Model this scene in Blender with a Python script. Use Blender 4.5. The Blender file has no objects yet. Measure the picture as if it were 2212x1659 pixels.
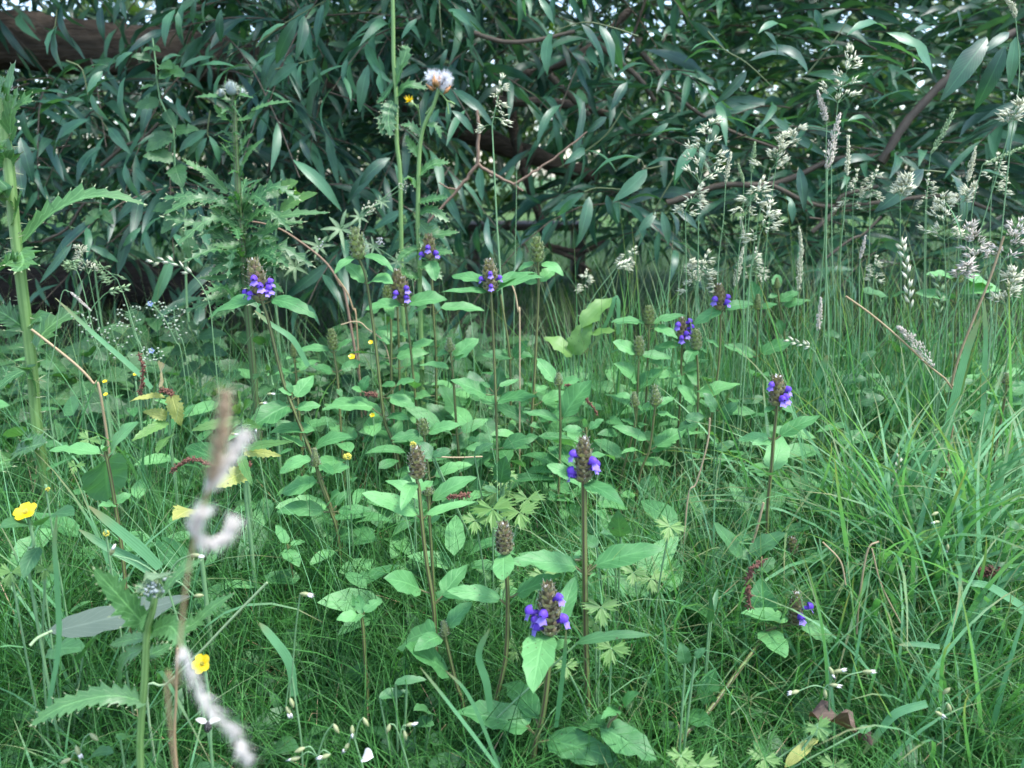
import bpy, math, random
import numpy as np
from mathutils import Vector
from math import radians, sin, cos, pi, tan, atan

random.seed(7)
RNG = np.random.default_rng(11)
SC = bpy.context.scene
COL = SC.collection

# ------------------------------------------------------------------ camera, sky, sun, exposure
CAM_H, PITCH, FV = 0.45, radians(15.0), 1671.0          # eye height (m), tilt down, focal length in view pixels
cam_data = bpy.data.cameras.new('camera')
cam = bpy.data.objects.new('camera', cam_data); COL.objects.link(cam)
cam.location = (0, 0, CAM_H); cam.rotation_euler = (radians(90) - PITCH, 0, 0)
cam_data.sensor_width = 36.0; cam_data.lens = 36.0 * FV / 2212.0
cam_data.clip_start = 0.02; cam_data.clip_end = 2000
cam_data.dof.use_dof = True; cam_data.dof.focus_distance = 0.70; cam_data.dof.aperture_fstop = 9.5
SC.camera = cam

SUN_EL, SUN_AZ = radians(66), radians(112)               # azimuth measured from +Y clockwise: behind the camera, to the right
world = bpy.data.worlds.new('World'); SC.world = world; world.use_nodes = True
wn = world.node_tree.nodes; wn.clear()
sky = wn.new('ShaderNodeTexSky'); sky.sky_type = 'NISHITA'; sky.sun_disc = False
sky.sun_elevation = SUN_EL; sky.sun_rotation = SUN_AZ; sky.air_density = 1.0; sky.dust_density = 1.5; sky.ozone_density = 1.0
bg = wn.new('ShaderNodeBackground'); bg.inputs['Strength'].default_value = 0.15
wo = wn.new('ShaderNodeOutputWorld')
world.node_tree.links.new(sky.outputs[0], bg.inputs[0]); world.node_tree.links.new(bg.outputs[0], wo.inputs[0])
sun_d = bpy.data.lights.new('sun', 'SUN'); sun_d.energy = 1.5; sun_d.angle = radians(11); sun_d.color = (1, .99, .96)
sun = bpy.data.objects.new('sun', sun_d); COL.objects.link(sun); sun.location = (1, -2, 4)
sdir = Vector((sin(SUN_AZ) * cos(SUN_EL), cos(SUN_AZ) * cos(SUN_EL), sin(SUN_EL)))
sun.rotation_euler = sdir.to_track_quat('Z', 'Y').to_euler()
vs = SC.view_settings
vs.view_transform = 'Standard'; vs.look = 'None'; vs.gamma = 1; vs.use_curve_mapping = False; vs.exposure = 2.05
SC.cycles.use_denoising = True
SC.cycles.max_bounces = 8; SC.cycles.diffuse_bounces = 3; SC.cycles.glossy_bounces = 2; SC.cycles.transmission_bounces = 4
SC.cycles.caustics_reflective = False; SC.cycles.caustics_refractive = False

# ------------------------------------------------------------------ a point of the place seen at a view pixel and distance
CF = np.array([0, cos(PITCH), -sin(PITCH)]); CU = np.array([0, sin(PITCH), cos(PITCH)]); CR = np.array([1., 0, 0])
CP = np.array([0, 0, CAM_H])
def at(px, py, Y):
    d = CF + CR * ((px - 1106) / FV) + CU * ((829.5 - py) / FV)
    return CP + d * (Y / d[1])
ZO = {1: (0, 0), 2: (825, 0), 3: (1650, 0), 4: (0, 600), 5: (825, 600), 6: (1650, 600), 7: (0, 1235), 8: (825, 1235), 9: (1650, 1235), 0: (0, 0)}
def zp(z, x, y):
    if z == 0: return x, y
    ox, oy = ZO[z]
    return (ox + .38584 * x) / 1.1302, (oy + .38584 * y) / 1.1302
ZS = .38584 / 1.1302
def zat(z, x, y, Y):
    return at(*zp(z, x, y), Y)
def nrm(v):
    v = np.asarray(v, float); return v / (np.linalg.norm(v) + 1e-12)

# ------------------------------------------------------------------ mesh collecting
class MB:
    def __init__(s): s.v = []; s.q = []; s.t = []; s.uv = []; s.tint = []; s.qm = []; s.tm = []; s.n = 0
    def add(s, v, q=None, t=None, uv=None, tint=.5, m=0):
        v = np.asarray(v, float).reshape(-1, 3); k = len(v)
        s.v.append(v)
        s.uv.append(np.zeros((k, 2)) if uv is None else np.asarray(uv, float).reshape(-1, 2))
        s.tint.append(np.broadcast_to(np.asarray(tint, float), (k,)).copy())
        if q is not None and len(q): q = np.asarray(q, int).reshape(-1, 4) + s.n; s.q.append(q); s.qm.append(np.full(len(q), m))
        if t is not None and len(t): t = np.asarray(t, int).reshape(-1, 3) + s.n; s.t.append(t); s.tm.append(np.full(len(t), m))
        s.n += k
    def mesh(s, name, mats, origin=(0, 0, 0)):
        me = bpy.data.meshes.new(name)
        v = np.concatenate(s.v) - np.asarray(origin); uv = np.concatenate(s.uv); ti = np.concatenate(s.tint)
        q = np.concatenate(s.q) if s.q else np.zeros((0, 4), int); t = np.concatenate(s.t) if s.t else np.zeros((0, 3), int)
        mi = np.concatenate(s.qm + s.tm) if (s.qm or s.tm) else np.zeros(0, int)
        loops = np.concatenate([q.ravel(), t.ravel()]).astype(np.int32)
        tot = np.concatenate([np.full(len(q), 4), np.full(len(t), 3)]).astype(np.int32)
        start = (np.cumsum(tot) - tot).astype(np.int32)
        me.vertices.add(len(v)); me.vertices.foreach_set('co', v.astype(np.float32).ravel())
        me.loops.add(len(loops)); me.loops.foreach_set('vertex_index', loops)
        me.polygons.add(len(tot)); me.polygons.foreach_set('loop_start', start)
        me.polygons.foreach_set('loop_total', tot)
        for m in (mats if isinstance(mats, (list, tuple)) else [mats]): me.materials.append(m)
        me.polygons.foreach_set('material_index', mi.astype(np.int32))
        me.polygons.foreach_set('use_smooth', np.ones(len(tot), bool))
        ul = me.uv_layers.new(name='UVMap'); ul.data.foreach_set('uv', uv[loops].astype(np.float32).ravel())
        a = me.attributes.new('tint', 'FLOAT', 'POINT'); a.data.foreach_set('value', ti.astype(np.float32))
        me.update(calc_edges=True)
        return me

def thing(name, label, cat, loc, group=None):
    o = bpy.data.objects.new(name, None); COL.objects.link(o); o.location = tuple(float(c) for c in loc)
    o.empty_display_size = .02
    o['label'] = label; o['category'] = cat; o['kind'] = 'thing'
    if group: o['group'] = group
    return o
def part(parent, name, mb, mats, sub=None, kind=None, label=None):
    """one mesh object under a thing (or under a part of it); coordinates in mb are those of the place"""
    root = parent
    while root.parent: root = root.parent
    o = bpy.data.objects.new(name, mb.mesh(name, mats, root.location)); COL.objects.link(o); o.parent = parent
    if kind: o['kind'] = kind
    if label: o['label'] = label
    return o
def whole(name, mb, mats, label=None, cat=None, kind=None, group=None, origin=(0, 0, 0)):
    o = bpy.data.objects.new(name, mb.mesh(name, mats, origin)); COL.objects.link(o); o.location = tuple(float(c) for c in origin)
    kind = kind or 'thing'
    if label: o['label'] = label
    if cat: o['category'] = cat
    if kind: o['kind'] = kind
    if group: o['group'] = group
    return o

# ------------------------------------------------------------------ materials
def newmat(name):
    m = bpy.data.materials.new(name); m.use_nodes = True; nt = m.node_tree; nt.nodes.clear()
    return m, nt, nt.nodes, nt.links
def nd(nt, typ, **kw):
    n = nt.nodes.new(typ)
    for k, v in kw.items():
        if k.startswith('i_'): n.inputs[int(k[2:]) if k[2:].isdigit() else k[2:]].default_value = v
        else: setattr(n, k, v)
    return n
def mth(nt, op, a, b=None, c=None, clamp=False):
    n = nt.nodes.new('ShaderNodeMath'); n.operation = op; n.use_clamp = clamp
    for i, x in enumerate((a, b, c)):
        if x is None: continue
        if isinstance(x, (int, float)): n.inputs[i].default_value = x
        else: nt.links.new(x, n.inputs[i])
    return n.outputs[0]
def mixc(nt, f, a, b):
    n = nt.nodes.new('ShaderNodeMix'); n.data_type = 'RGBA'
    for idx, x in ((0, f), (6, a), (7, b)):
        if isinstance(x, (int, float)): n.inputs[idx].default_value = x
        elif isinstance(x, (tuple, list)): n.inputs[idx].default_value = (*x, 1) if len(x) == 3 else x
        else: nt.links.new(x, n.inputs[idx])
    return n.outputs[2]
def ramp01(nt, x, lo, hi):
    n = nt.nodes.new('ShaderNodeMapRange'); n.inputs[1].default_value = lo; n.inputs[2].default_value = hi
    n.interpolation_type = 'SMOOTHSTEP'
    nt.links.new(x, n.inputs[0]); return n.outputs[0]

def leaf_mat(name, dark, light, rough=.45, transl=.28, veins=0, vein_amt=.3, spots=0, under=None, nscale=60, bump=.4, spec=.5, edge=None, dry=None, hair=0):
    m, nt, N, L = newmat(name)
    uv = nd(nt, 'ShaderNodeUVMap', uv_map='UVMap'); sx = nd(nt, 'ShaderNodeSeparateXYZ'); L.new(uv.outputs[0], sx.inputs[0])
    tint = nd(nt, 'ShaderNodeAttribute', attribute_name='tint').outputs['Fac']
    tc = nd(nt, 'ShaderNodeTexCoord')
    noi = nd(nt, 'ShaderNodeTexNoise', i_Scale=nscale, i_Detail=4.0, i_Roughness=.6); L.new(tc.outputs['Object'], noi.inputs['Vector'])
    fac = mth(nt, 'ADD', mth(nt, 'MULTIPLY', tint, .85), mth(nt, 'MULTIPLY', mth(nt, 'SUBTRACT', noi.outputs[0], .5), .9), clamp=True)
    col = mixc(nt, fac, dark, light)
    h = None
    au = mth(nt, 'ABSOLUTE', sx.outputs[0])
    if veins:
        rib = mth(nt, 'SUBTRACT', 1.0, ramp01(nt, au, .02, .12))
        ph = mth(nt, 'MULTIPLY', mth(nt, 'SUBTRACT', sx.outputs[1], mth(nt, 'MULTIPLY', mth(nt, 'POWER', au, .8), .30)), veins)
        tri = mth(nt, 'ABSOLUTE', mth(nt, 'SUBTRACT', mth(nt, 'FRACT', ph), .5))
        lat = mth(nt, 'SUBTRACT', 1.0, ramp01(nt, tri, .03, .14))
        vv = mth(nt, 'MAXIMUM', rib, mth(nt, 'MULTIPLY', lat, .55))
        col = mixc(nt, mth(nt, 'MULTIPLY', vv, vein_amt), col, tuple(min(1, c * 1.9 + .03) for c in light))
        pillow = mth(nt, 'MULTIPLY', tri, 1.0)
        h = mth(nt, 'ADD', mth(nt, 'MULTIPLY', vv, -1.0), mth(nt, 'MULTIPLY', noi.outputs[0], .5))
    else:
        st = mth(nt, 'SINE', mth(nt, 'MULTIPLY', sx.outputs[0], 14.0))
        h = mth(nt, 'ADD', mth(nt, 'MULTIPLY', st, .3), mth(nt, 'MULTIPLY', noi.outputs[0], .4))
    if edge:
        col = mixc(nt, mth(nt, 'MULTIPLY', ramp01(nt, au, .72, 1.0), .8), col, edge)
    if dry:
        n2 = nd(nt, 'ShaderNodeTexNoise', i_Scale=25.0, i_Detail=3.0); L.new(tc.outputs['Object'], n2.inputs['Vector'])
        dm = mth(nt, 'MULTIPLY', ramp01(nt, mth(nt, 'ADD', sx.outputs[1], mth(nt, 'MULTIPLY', n2.outputs[0], .6)), .95, 1.35), .8)
        col = mixc(nt, dm, col, dry)
    if spots:
        n3 = nd(nt, 'ShaderNodeTexVoronoi', i_Scale=float(spots)); L.new(tc.outputs['Object'], n3.inputs['Vector'])
        n4 = nd(nt, 'ShaderNodeTexNoise', i_Scale=35.0, i_Detail=2.0); L.new(tc.outputs['Object'], n4.inputs['Vector'])
        sp = mth(nt, 'MULTIPLY', mth(nt, 'SUBTRACT', 1.0, ramp01(nt, n3.outputs['Distance'], .08, .2)), ramp01(nt, n4.outputs[0], .52, .60))
        col = mixc(nt, mth(nt, 'MULTIPLY', sp, .75), col, (.06, .05, .025))
    p = nd(nt, 'ShaderNodeBsdfPrincipled'); p.inputs['Roughness'].default_value = rough
    p.inputs['Specular IOR Level'].default_value = spec
    if hair:
        p.inputs['Sheen Weight'].default_value = hair; p.inputs['Sheen Roughness'].default_value = .5; p.inputs['Sheen Tint'].default_value = (.8, .95, .85, 1)
    if under:
        geo = nd(nt, 'ShaderNodeNewGeometry')
        colp = mixc(nt, geo.outputs['Backfacing'], col, mixc(nt, .35, under, col))
    else: colp = col
    L.new(colp, p.inputs['Base Color'])
    bp = nd(nt, 'ShaderNodeBump'); bp.inputs['Strength'].default_value = bump; bp.inputs['Distance'].default_value = .0006
    L.new(h, bp.inputs['Height']); L.new(bp.outputs[0], p.inputs['Normal'])
    tr = nd(nt, 'ShaderNodeBsdfTranslucent')
    hs = nd(nt, 'ShaderNodeMix', data_type='RGBA', blend_type='MULTIPLY'); hs.inputs[0].default_value = 1.0
    L.new(col, hs.inputs[6]); hs.inputs[7].default_value = (1.7, 1.9, .75, 1); L.new(hs.outputs[2], tr.inputs['Color'])
    ms = nd(nt, 'ShaderNodeMixShader'); ms.inputs[0].default_value = transl
    L.new(p.outputs[0], ms.inputs[1]); L.new(tr.outputs[0], ms.inputs[2])
    o = nd(nt, 'ShaderNodeOutputMaterial'); L.new(ms.outputs[0], o.inputs['Surface'])
    return m

def simple_mat(name, a, b, rough=.6, nscale=80, bump=.3, stripes=0, stripe_col=None, dist=.0008, spec=.4, transl=0, stretch=None):
    m, nt, N, L = newmat(name)
    tint = nd(nt, 'ShaderNodeAttribute', attribute_name='tint').outputs['Fac']
    tc = nd(nt, 'ShaderNodeTexCoord')
    mp = nd(nt, 'ShaderNodeMapping'); L.new(tc.outputs['Object'], mp.inputs[0])
    if stretch: mp.inputs['Scale'].default_value = stretch
    noi = nd(nt, 'ShaderNodeTexNoise', i_Scale=float(nscale), i_Detail=5.0, i_Roughness=.65); L.new(mp.outputs[0], noi.inputs['Vector'])
    fac = mth(nt, 'ADD', mth(nt, 'MULTIPLY', tint, .6), mth(nt, 'MULTIPLY', mth(nt, 'SUBTRACT', noi.outputs[0], .3), 1.0), clamp=True)
    col = mixc(nt, fac, a, b)
    if stripes:
        uv = nd(nt, 'ShaderNodeUVMap', uv_map='UVMap'); sx = nd(nt, 'ShaderNodeSeparateXYZ'); L.new(uv.outputs[0], sx.inputs[0])
        s = mth(nt, 'SINE', mth(nt, 'MULTIPLY', sx.outputs[0], 2 * pi * stripes))
        col = mixc(nt, mth(nt, 'MULTIPLY', ramp01(nt, s, .0, .7), .85), col, stripe_col)
    p = nd(nt, 'ShaderNodeBsdfPrincipled'); p.inputs['Roughness'].default_value = rough; p.inputs['Specular IOR Level'].default_value = spec
    L.new(col, p.inputs['Base Color'])
    bp = nd(nt, 'ShaderNodeBump'); bp.inputs['Strength'].default_value = bump; bp.inputs['Distance'].default_value = dist
    L.new(noi.outputs[0], bp.inputs['Height']); L.new(bp.outputs[0], p.inputs['Normal'])
    o = nd(nt, 'ShaderNodeOutputMaterial')
    if transl:
        tr = nd(nt, 'ShaderNodeBsdfTranslucent'); L.new(col, tr.inputs[0]); ms = nd(nt, 'ShaderNodeMixShader'); ms.inputs[0].default_value = transl
        L.new(p.outputs[0], ms.inputs[1]); L.new(tr.outputs[0], ms.inputs[2]); L.new(ms.outputs[0], o.inputs['Surface'])
    else: L.new(p.outputs[0], o.inputs['Surface'])
    return m

M = {}
M['heal_leaf'] = leaf_mat('selfheal_leaf', (.036, .145, .042), (.145, .36, .125), rough=.5, transl=.24, spec=.35, veins=6, vein_amt=.15, spots=260, under=(.12, .24, .14), bump=.55, hair=.03)
M['heal_stem'] = simple_mat('selfheal_stem', (.12, .17, .05), (.17, .20, .07), rough=.5, stripes=4, stripe_col=(.075, .035, .03))
M['bract'] = leaf_mat('selfheal_bract', (.13, .085, .045), (.30, .30, .13), rough=.6, transl=.18, edge=(.075, .04, .03), nscale=300, hair=.2)
M['bract_green'] = leaf_mat('selfheal_bract_young', (.13, .18, .06), (.24, .29, .12), rough=.6, transl=.2, edge=(.13, .09, .05), nscale=300, hair=.2)
M['hair'] = simple_mat('pale_hair', (.45, .44, .40), (.6, .6, .55), rough=.7, transl=.3)
M['violet'] = simple_mat('violet_petal', (.085, .035, .37), (.16, .07, .54), rough=.5, nscale=400, transl=.25, spec=.3)
M['lilac'] = simple_mat('lilac_petal', (.22, .14, .60), (.36, .26, .72), rough=.5, nscale=400, transl=.3, spec=.3)
M['grass'] = leaf_mat('grass_blade', (.008, .050, .010), (.092, .275, .066), rough=.46, transl=.30, nscale=15, bump=.2, spec=.2)
M['broad'] = leaf_mat('broad_grass', (.024, .113, .036), (.165, .385, .185), rough=.42, transl=.30, spec=.3, nscale=20, bump=.35, dry=(.22, .2, .09))
M['straw'] = simple_mat('straw', (.22, .14, .06), (.42, .33, .2), rough=.6, nscale=60)
M['stalk'] = simple_mat('grass_stalk', (.08, .19, .07), (.20, .34, .17), rough=.5)
M['seed'] = simple_mat('grass_seed', (.46, .48, .31), (.80, .80, .62), rough=.6, nscale=200, transl=.25)
M['seed_pink'] = simple_mat('grass_seed_pink', (.46, .40, .33), (.80, .75, .66), rough=.65, nscale=200, transl=.25)
M['seed_green'] = simple_mat('grass_seed_green', (.18, .30, .13), (.40, .54, .30), rough=.6, nscale=200, transl=.25)
M['plume_brown'] = simple_mat('plume_brown', (.34, .24, .15), (.58, .46, .32), rough=.7, nscale=100, transl=.3)
M['plume_white'] = simple_mat('plume_white', (.60, .55, .49), (.86, .82, .76), rough=.7, nscale=100, transl=.3)
M['willow'] = leaf_mat('willow_leaf', (.009, .044, .034), (.080, .215, .105), rough=.38, transl=.24, veins=14, vein_amt=.18, under=(.035, .10, .088), nscale=25, bump=.2, spec=.45)
M['bark'] = simple_mat('willow_bark', (.02, .015, .012), (.13, .10, .075), rough=.9, nscale=26, bump=1.0, dist=.02, stretch=(.35, 1.6, 2.2))
M['twig'] = simple_mat('twig_bark', (.035, .03, .022), (.11, .085, .06), rough=.75, nscale=60)
M['greentwig'] = simple_mat('green_twig', (.05, .08, .03), (.12, .15, .06), rough=.6)
M['deadtwig'] = simple_mat('dead_twig', (.12, .075, .05), (.28, .19, .13), rough=.7, nscale=120)
M['thistle'] = leaf_mat('thistle_leaf', (.03, .11, .035), (.10, .23, .075), rough=.42, transl=.25, veins=7, vein_amt=.5, bump=.5, nscale=60)
M['thistle_pale'] = leaf_mat('thistle_leaf_pale', (.08, .16, .07), (.2, .29, .15), rough=.5, transl=.25, veins=6, vein_amt=.5, bump=.5, nscale=60, hair=.3)
M['thistle_stem'] = simple_mat('thistle_stem', (.12, .23, .065), (.22, .35, .12), rough=.45, stripes=6, stripe_col=(.11, .21, .06), nscale=50)
M['thistle_stem_dark'] = simple_mat('thistle_stem_dark', (.05, .11, .035), (.12, .19, .07), rough=.5, stripes=6, stripe_col=(.06, .07, .03), nscale=90)
M['spine'] = simple_mat('thistle_spine', (.18, .25, .12), (.32, .36, .2), rough=.5)
M['floret'] = simple_mat('thistle_floret', (.16, .22, .20), (.30, .34, .33), rough=.6)
M['fluff'] = simple_mat('white_fluff', (.75, .75, .78), (.86, .86, .88), rough=.9, transl=.35)
M['orange'] = simple_mat('withered_orange', (.35, .16, .06), (.5, .28, .13), rough=.7)
M['yellow'] = simple_mat('buttercup_petal', (.78, .52, .01), (.85, .64, .015), rough=.25, transl=.2, spec=.6, bump=.1)
M['yellow_dull'] = simple_mat('dull_yellow', (.45, .42, .06), (.6, .55, .1), rough=.6)
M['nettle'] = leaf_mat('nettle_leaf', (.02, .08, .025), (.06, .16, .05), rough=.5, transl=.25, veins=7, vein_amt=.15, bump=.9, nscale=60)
M['nettle_light'] = leaf_mat('nettle_leaf_light', (.06, .17, .045), (.16, .31, .08), rough=.5, transl=.3, veins=7, vein_amt=.25, bump=.9, nscale=60)
M['nettle_yellow'] = leaf_mat('nettle_leaf_yellow', (.24, .29, .07), (.46, .45, .14), rough=.55, transl=.3, veins=7, vein_amt=.25, bump=.8, nscale=40, spots=150)
M['pinkleaf'] = leaf_mat('dying_leaf', (.36, .22, .16), (.5, .42, .26), rough=.6, transl=.25, veins=6, vein_amt=.3, nscale=40)
M['butter_leaf'] = leaf_mat('buttercup_leaf', (.075, .19, .045), (.19, .34, .09), rough=.5, transl=.3, veins=0, nscale=60, spots=200)
M['low_leaf'] = leaf_mat('low_leaf', (.03, .11, .04), (.085, .22, .075), rough=.5, transl=.25, veins=6, vein_amt=.2, nscale=50, spots=150)
M['silver'] = leaf_mat('fallen_leaf', (.045, .075, .058), (.095, .13, .10), rough=.75, spec=.2, transl=.1, veins=10, vein_amt=.15, nscale=30, spots=60)
M['catkin'] = simple_mat('dead_catkin', (.07, .03, .02), (.26, .12, .08), rough=.8, nscale=250)
M['dead_leaf'] = leaf_mat('dead_brown_leaf', (.04, .026, .018), (.12, .075, .05), rough=.7, transl=.1, veins=6, nscale=50)
M['bud'] = leaf_mat('chickweed_bud', (.24, .29, .12), (.42, .42, .24), rough=.5, transl=.2, nscale=300)
M['white'] = simple_mat('white_petal', (.6, .57, .52), (.78, .76, .74), rough=.5, transl=.2)
M['blue'] = simple_mat('blue_petal', (.22, .3, .55), (.38, .46, .68), rough=.5)
M['tinybud'] = simple_mat('forget_me_not_bud', (.22, .28, .2), (.4, .45, .34), rough=.7)
M['soil'] = simple_mat('soil', (.012, .012, .008), (.05, .045, .028), rough=.95, nscale=20, bump=.8, dist=.01)
M['wood'] = simple_mat('bench_wood', (.06, .05, .045), (.16, .13, .12), rough=.7, nscale=30, stretch=(.2, 4, 4))
M['tree_leaf'] = leaf_mat('tree_leaf', (.03, .07, .02), (.09, .15, .04), rough=.5, transl=.25, nscale=3)
M['ink'] = simple_mat('fly_body', (.012, .012, .014), (.04, .04, .045), rough=.25)

# ------------------------------------------------------------------ shape builders
def prof(s, a, b):
    mx = (a / (a + b)) ** a * (b / (a + b)) ** b
    return np.clip(s, 1e-6, 1) ** a * np.clip(1 - s, 1e-6, 1) ** b / mx
SHAPES = {'ovate': (.50, .80), 'lance': (.65, .85), 'willow': (.75, .95), 'heart': (.35, .8), 'strap': (.25, .6), 'round': (.5, .55)}
def leaf_batch(mb, A, B, w, Nh, shape='ovate', bend=.1, fold=.15, nv=8, nu=1, serr=0., wav=0., tint=.5, m=0, twist=0., rag=.06):
    """many leaves at once: A base, B tip (n,3), w full width (n,), Nh side that faces up"""
    A = np.asarray(A, float).reshape(-1, 3); B = np.asarray(B, float).reshape(-1, 3); n = len(A)
    w = np.broadcast_to(np.asarray(w, float), (n,)); Nh = np.broadcast_to(np.asarray(Nh, float), (n, 3))
    bend = np.broadcast_to(np.asarray(bend, float), (n,)); fold = np.broadcast_to(np.asarray(fold, float), (n,))
    tint = np.broadcast_to(np.asarray(tint, float), (n,)); twist = np.broadcast_to(np.asarray(twist, float), (n,))
    d = B - A; Ln = np.linalg.norm(d, axis=1) + 1e-9; t = d / Ln[:, None]
    N = Nh - (Nh * t).sum(1)[:, None] * t; N /= np.linalg.norm(N, axis=1)[:, None] + 1e-9
    S = np.cross(t, N)
    s = np.linspace(0, 1, nv + 1)
    pr = prof(s, *SHAPES[shape]); pr[0] = max(pr[0], .06); pr[-1] = .02
    if serr:
        pr = pr * np.where(np.arange(nv + 1) % 2 == 1, 1.0, 1 - serr); pr[-1] = .01
    us = np.linspace(-1, 1, 2 * nu + 1)
    ph = RNG.random(n) * 6.28
    c = A[:, None] + d[:, None] * s[None, :, None] + N[:, None] * (bend * Ln)[:, None, None] * (4 * s * (1 - s))[None, :, None]
    h = (w / 2)[:, None] * pr[None]                                   # n, nv+1
    jit = 1 + RNG.normal(0, rag, (2, n, nv + 1)); bite = RNG.random((2, n, nv + 1)) < rag * .45; bite[:, :, :2] = False; jit = np.where(bite, jit * RNG.uniform(.35, .75, jit.shape), jit)
    ang = twist[:, None] * s[None]
    St = S[:, None] * np.cos(ang)[..., None] + N[:, None] * np.sin(ang)[..., None]
    Nt = -S[:, None] * np.sin(ang)[..., None] + N[:, None] * np.cos(ang)[..., None]
    P = np.empty((n, nv + 1, len(us), 3)); UV = np.empty((n, nv + 1, len(us), 2))
    for k, u in enumerate(us):
        up = fold[:, None] * h * abs(u)
        if wav: up = up + wav * (w / 2)[:, None] * abs(u) * np.sin(s[None] * 14 + ph[:, None] + (1.7 if u > 0 else 0))
        fwd = -serr * .5 * (w[:, None] / 2) * abs(u) * (np.arange(nv + 1) % 2 == 0)[None] if serr else 0
        P[:, :, k] = c + St * (h * u * (jit[0] if u < 0 else jit[1]))[..., None] + Nt * up[..., None]
        UV[:, :, k, 0] = u; UV[:, :, k, 1] = s[None]
    nc = len(us); vid = np.arange(n * (nv + 1) * nc).reshape(n, nv + 1, nc)
    q = np.stack([vid[:, :-1, :-1], vid[:, :-1, 1:], vid[:, 1:, 1:], vid[:, 1:, :-1]], -1)
    mb.add(P, q=q, uv=UV, tint=np.repeat(tint, (nv + 1) * nc), m=m)

def tube(mb, pts, rad, sides=6, tint=.5, m=0, cap=True):
    P = np.asarray(pts, float); n = len(P); rad = np.broadcast_to(np.asarray(rad, float), (n,))
    T = np.gradient(P, axis=0); T /= np.linalg.norm(T, axis=1)[:, None] + 1e-12
    ref = np.array([0, 1., 0]) if abs(T[0][1]) < .9 else np.array([1., 0, 0])
    X = np.cross(T, ref); X /= np.linalg.norm(X, axis=1)[:, None] + 1e-12; Yv = np.cross(T, X)
    a = np.arange(sides) / sides * 2 * pi
    V = P[:, None] + rad[:, None, None] * (X[:, None] * np.cos(a)[None, :, None] + Yv[:, None] * np.sin(a)[None, :, None])
    vid = np.arange(n * sides).reshape(n, sides); nx = np.roll(vid, -1, 1)
    q = np.stack([vid[:-1], nx[:-1], nx[1:], vid[1:]], -1)
    uv = np.empty((n, sides, 2)); uv[..., 0] = np.arange(sides)[None] / sides; uv[..., 1] = np.linspace(0, 1, n)[:, None]
    mb.add(V, q=q, uv=uv, tint=tint, m=m)
    if cap and sides >= 3:
        for e in (0, n - 1):
            mb.add(np.vstack([V[e], P[e]]), t=[[i, (i + 1) % sides, sides] for i in range(sides)], tint=tint, m=m)

def smooth(pts, n=12):
    """a smooth curve through the points"""
    P = np.asarray(pts, float)
    if len(P) == 2: return P[0] + (P[1] - P[0]) * np.linspace(0, 1, max(3, n // 2))[:, None]
    E = np.vstack([2 * P[0] - P[1], P, 2 * P[-1] - P[-2]]); out = []
    k = max(2, n // (len(P) - 1))
    for i in range(1, len(E) - 2):
        for t in np.linspace(0, 1, k, endpoint=False):
            p0, p1, p2, p3 = E[i - 1:i + 3]
            out.append(.5 * ((2 * p1) + (-p0 + p2) * t + (2 * p0 - 5 * p1 + 4 * p2 - p3) * t * t + (-p0 + 3 * p1 - 3 * p2 + p3) * t ** 3))
    out.append(P[-1]); return np.array(out)

def seeds(mb, P, D, ln, rad, tint=.5, m=0):
    """many small pointed grains at once"""
    P = np.asarray(P, float).reshape(-1, 3); n = len(P); D = np.asarray(D, float).reshape(-1, 3); D = D / (np.linalg.norm(D, axis=1)[:, None] + 1e-9)
    ln = np.broadcast_to(np.asarray(ln, float), (n,)); rad = np.broadcast_to(np.asarray(rad, float), (n,))
    X = np.cross(D, [0.31, .83, .46]); X /= np.linalg.norm(X, axis=1)[:, None] + 1e-9; Yv = np.cross(D, X)
    mid = P + D * (ln * .4)[:, None]
    V = np.stack([P, mid + X * rad[:, None], mid + Yv * rad[:, None], mid - X * rad[:, None], mid - Yv * rad[:, None], P + D * ln[:, None]], 1)
    b = np.arange(n)[:, None, None] * 6
    f = np.array([[0, 2, 1], [0, 3, 2], [0, 4, 3], [0, 1, 4], [5, 1, 2], [5, 2, 3], [5, 3, 4], [5, 4, 1]])[None] + b
    mb.add(V, t=f, tint=np.repeat(np.broadcast_to(np.asarray(tint, float), (n,)), 6), m=m)

def hairs(mb, P, D, ln, wd, tint=.5, m=0):
    P = np.asarray(P, float).reshape(-1, 3); D = np.asarray(D, float).reshape(-1, 3); D = D / (np.linalg.norm(D, axis=1)[:, None] + 1e-9); n = len(P)
    ln = np.broadcast_to(np.asarray(ln, float), (n,))
    X = np.cross(D, CF + .2 * RNG.normal(size=(n, 3))); X /= np.linalg.norm(X, axis=1)[:, None] + 1e-9
    V = np.stack([P - X * wd / 2, P + X * wd / 2, P + D * ln[:, None]], 1)
    mb.add(V, t=np.arange(n * 3).reshape(n, 3), tint=tint, m=m)

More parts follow.
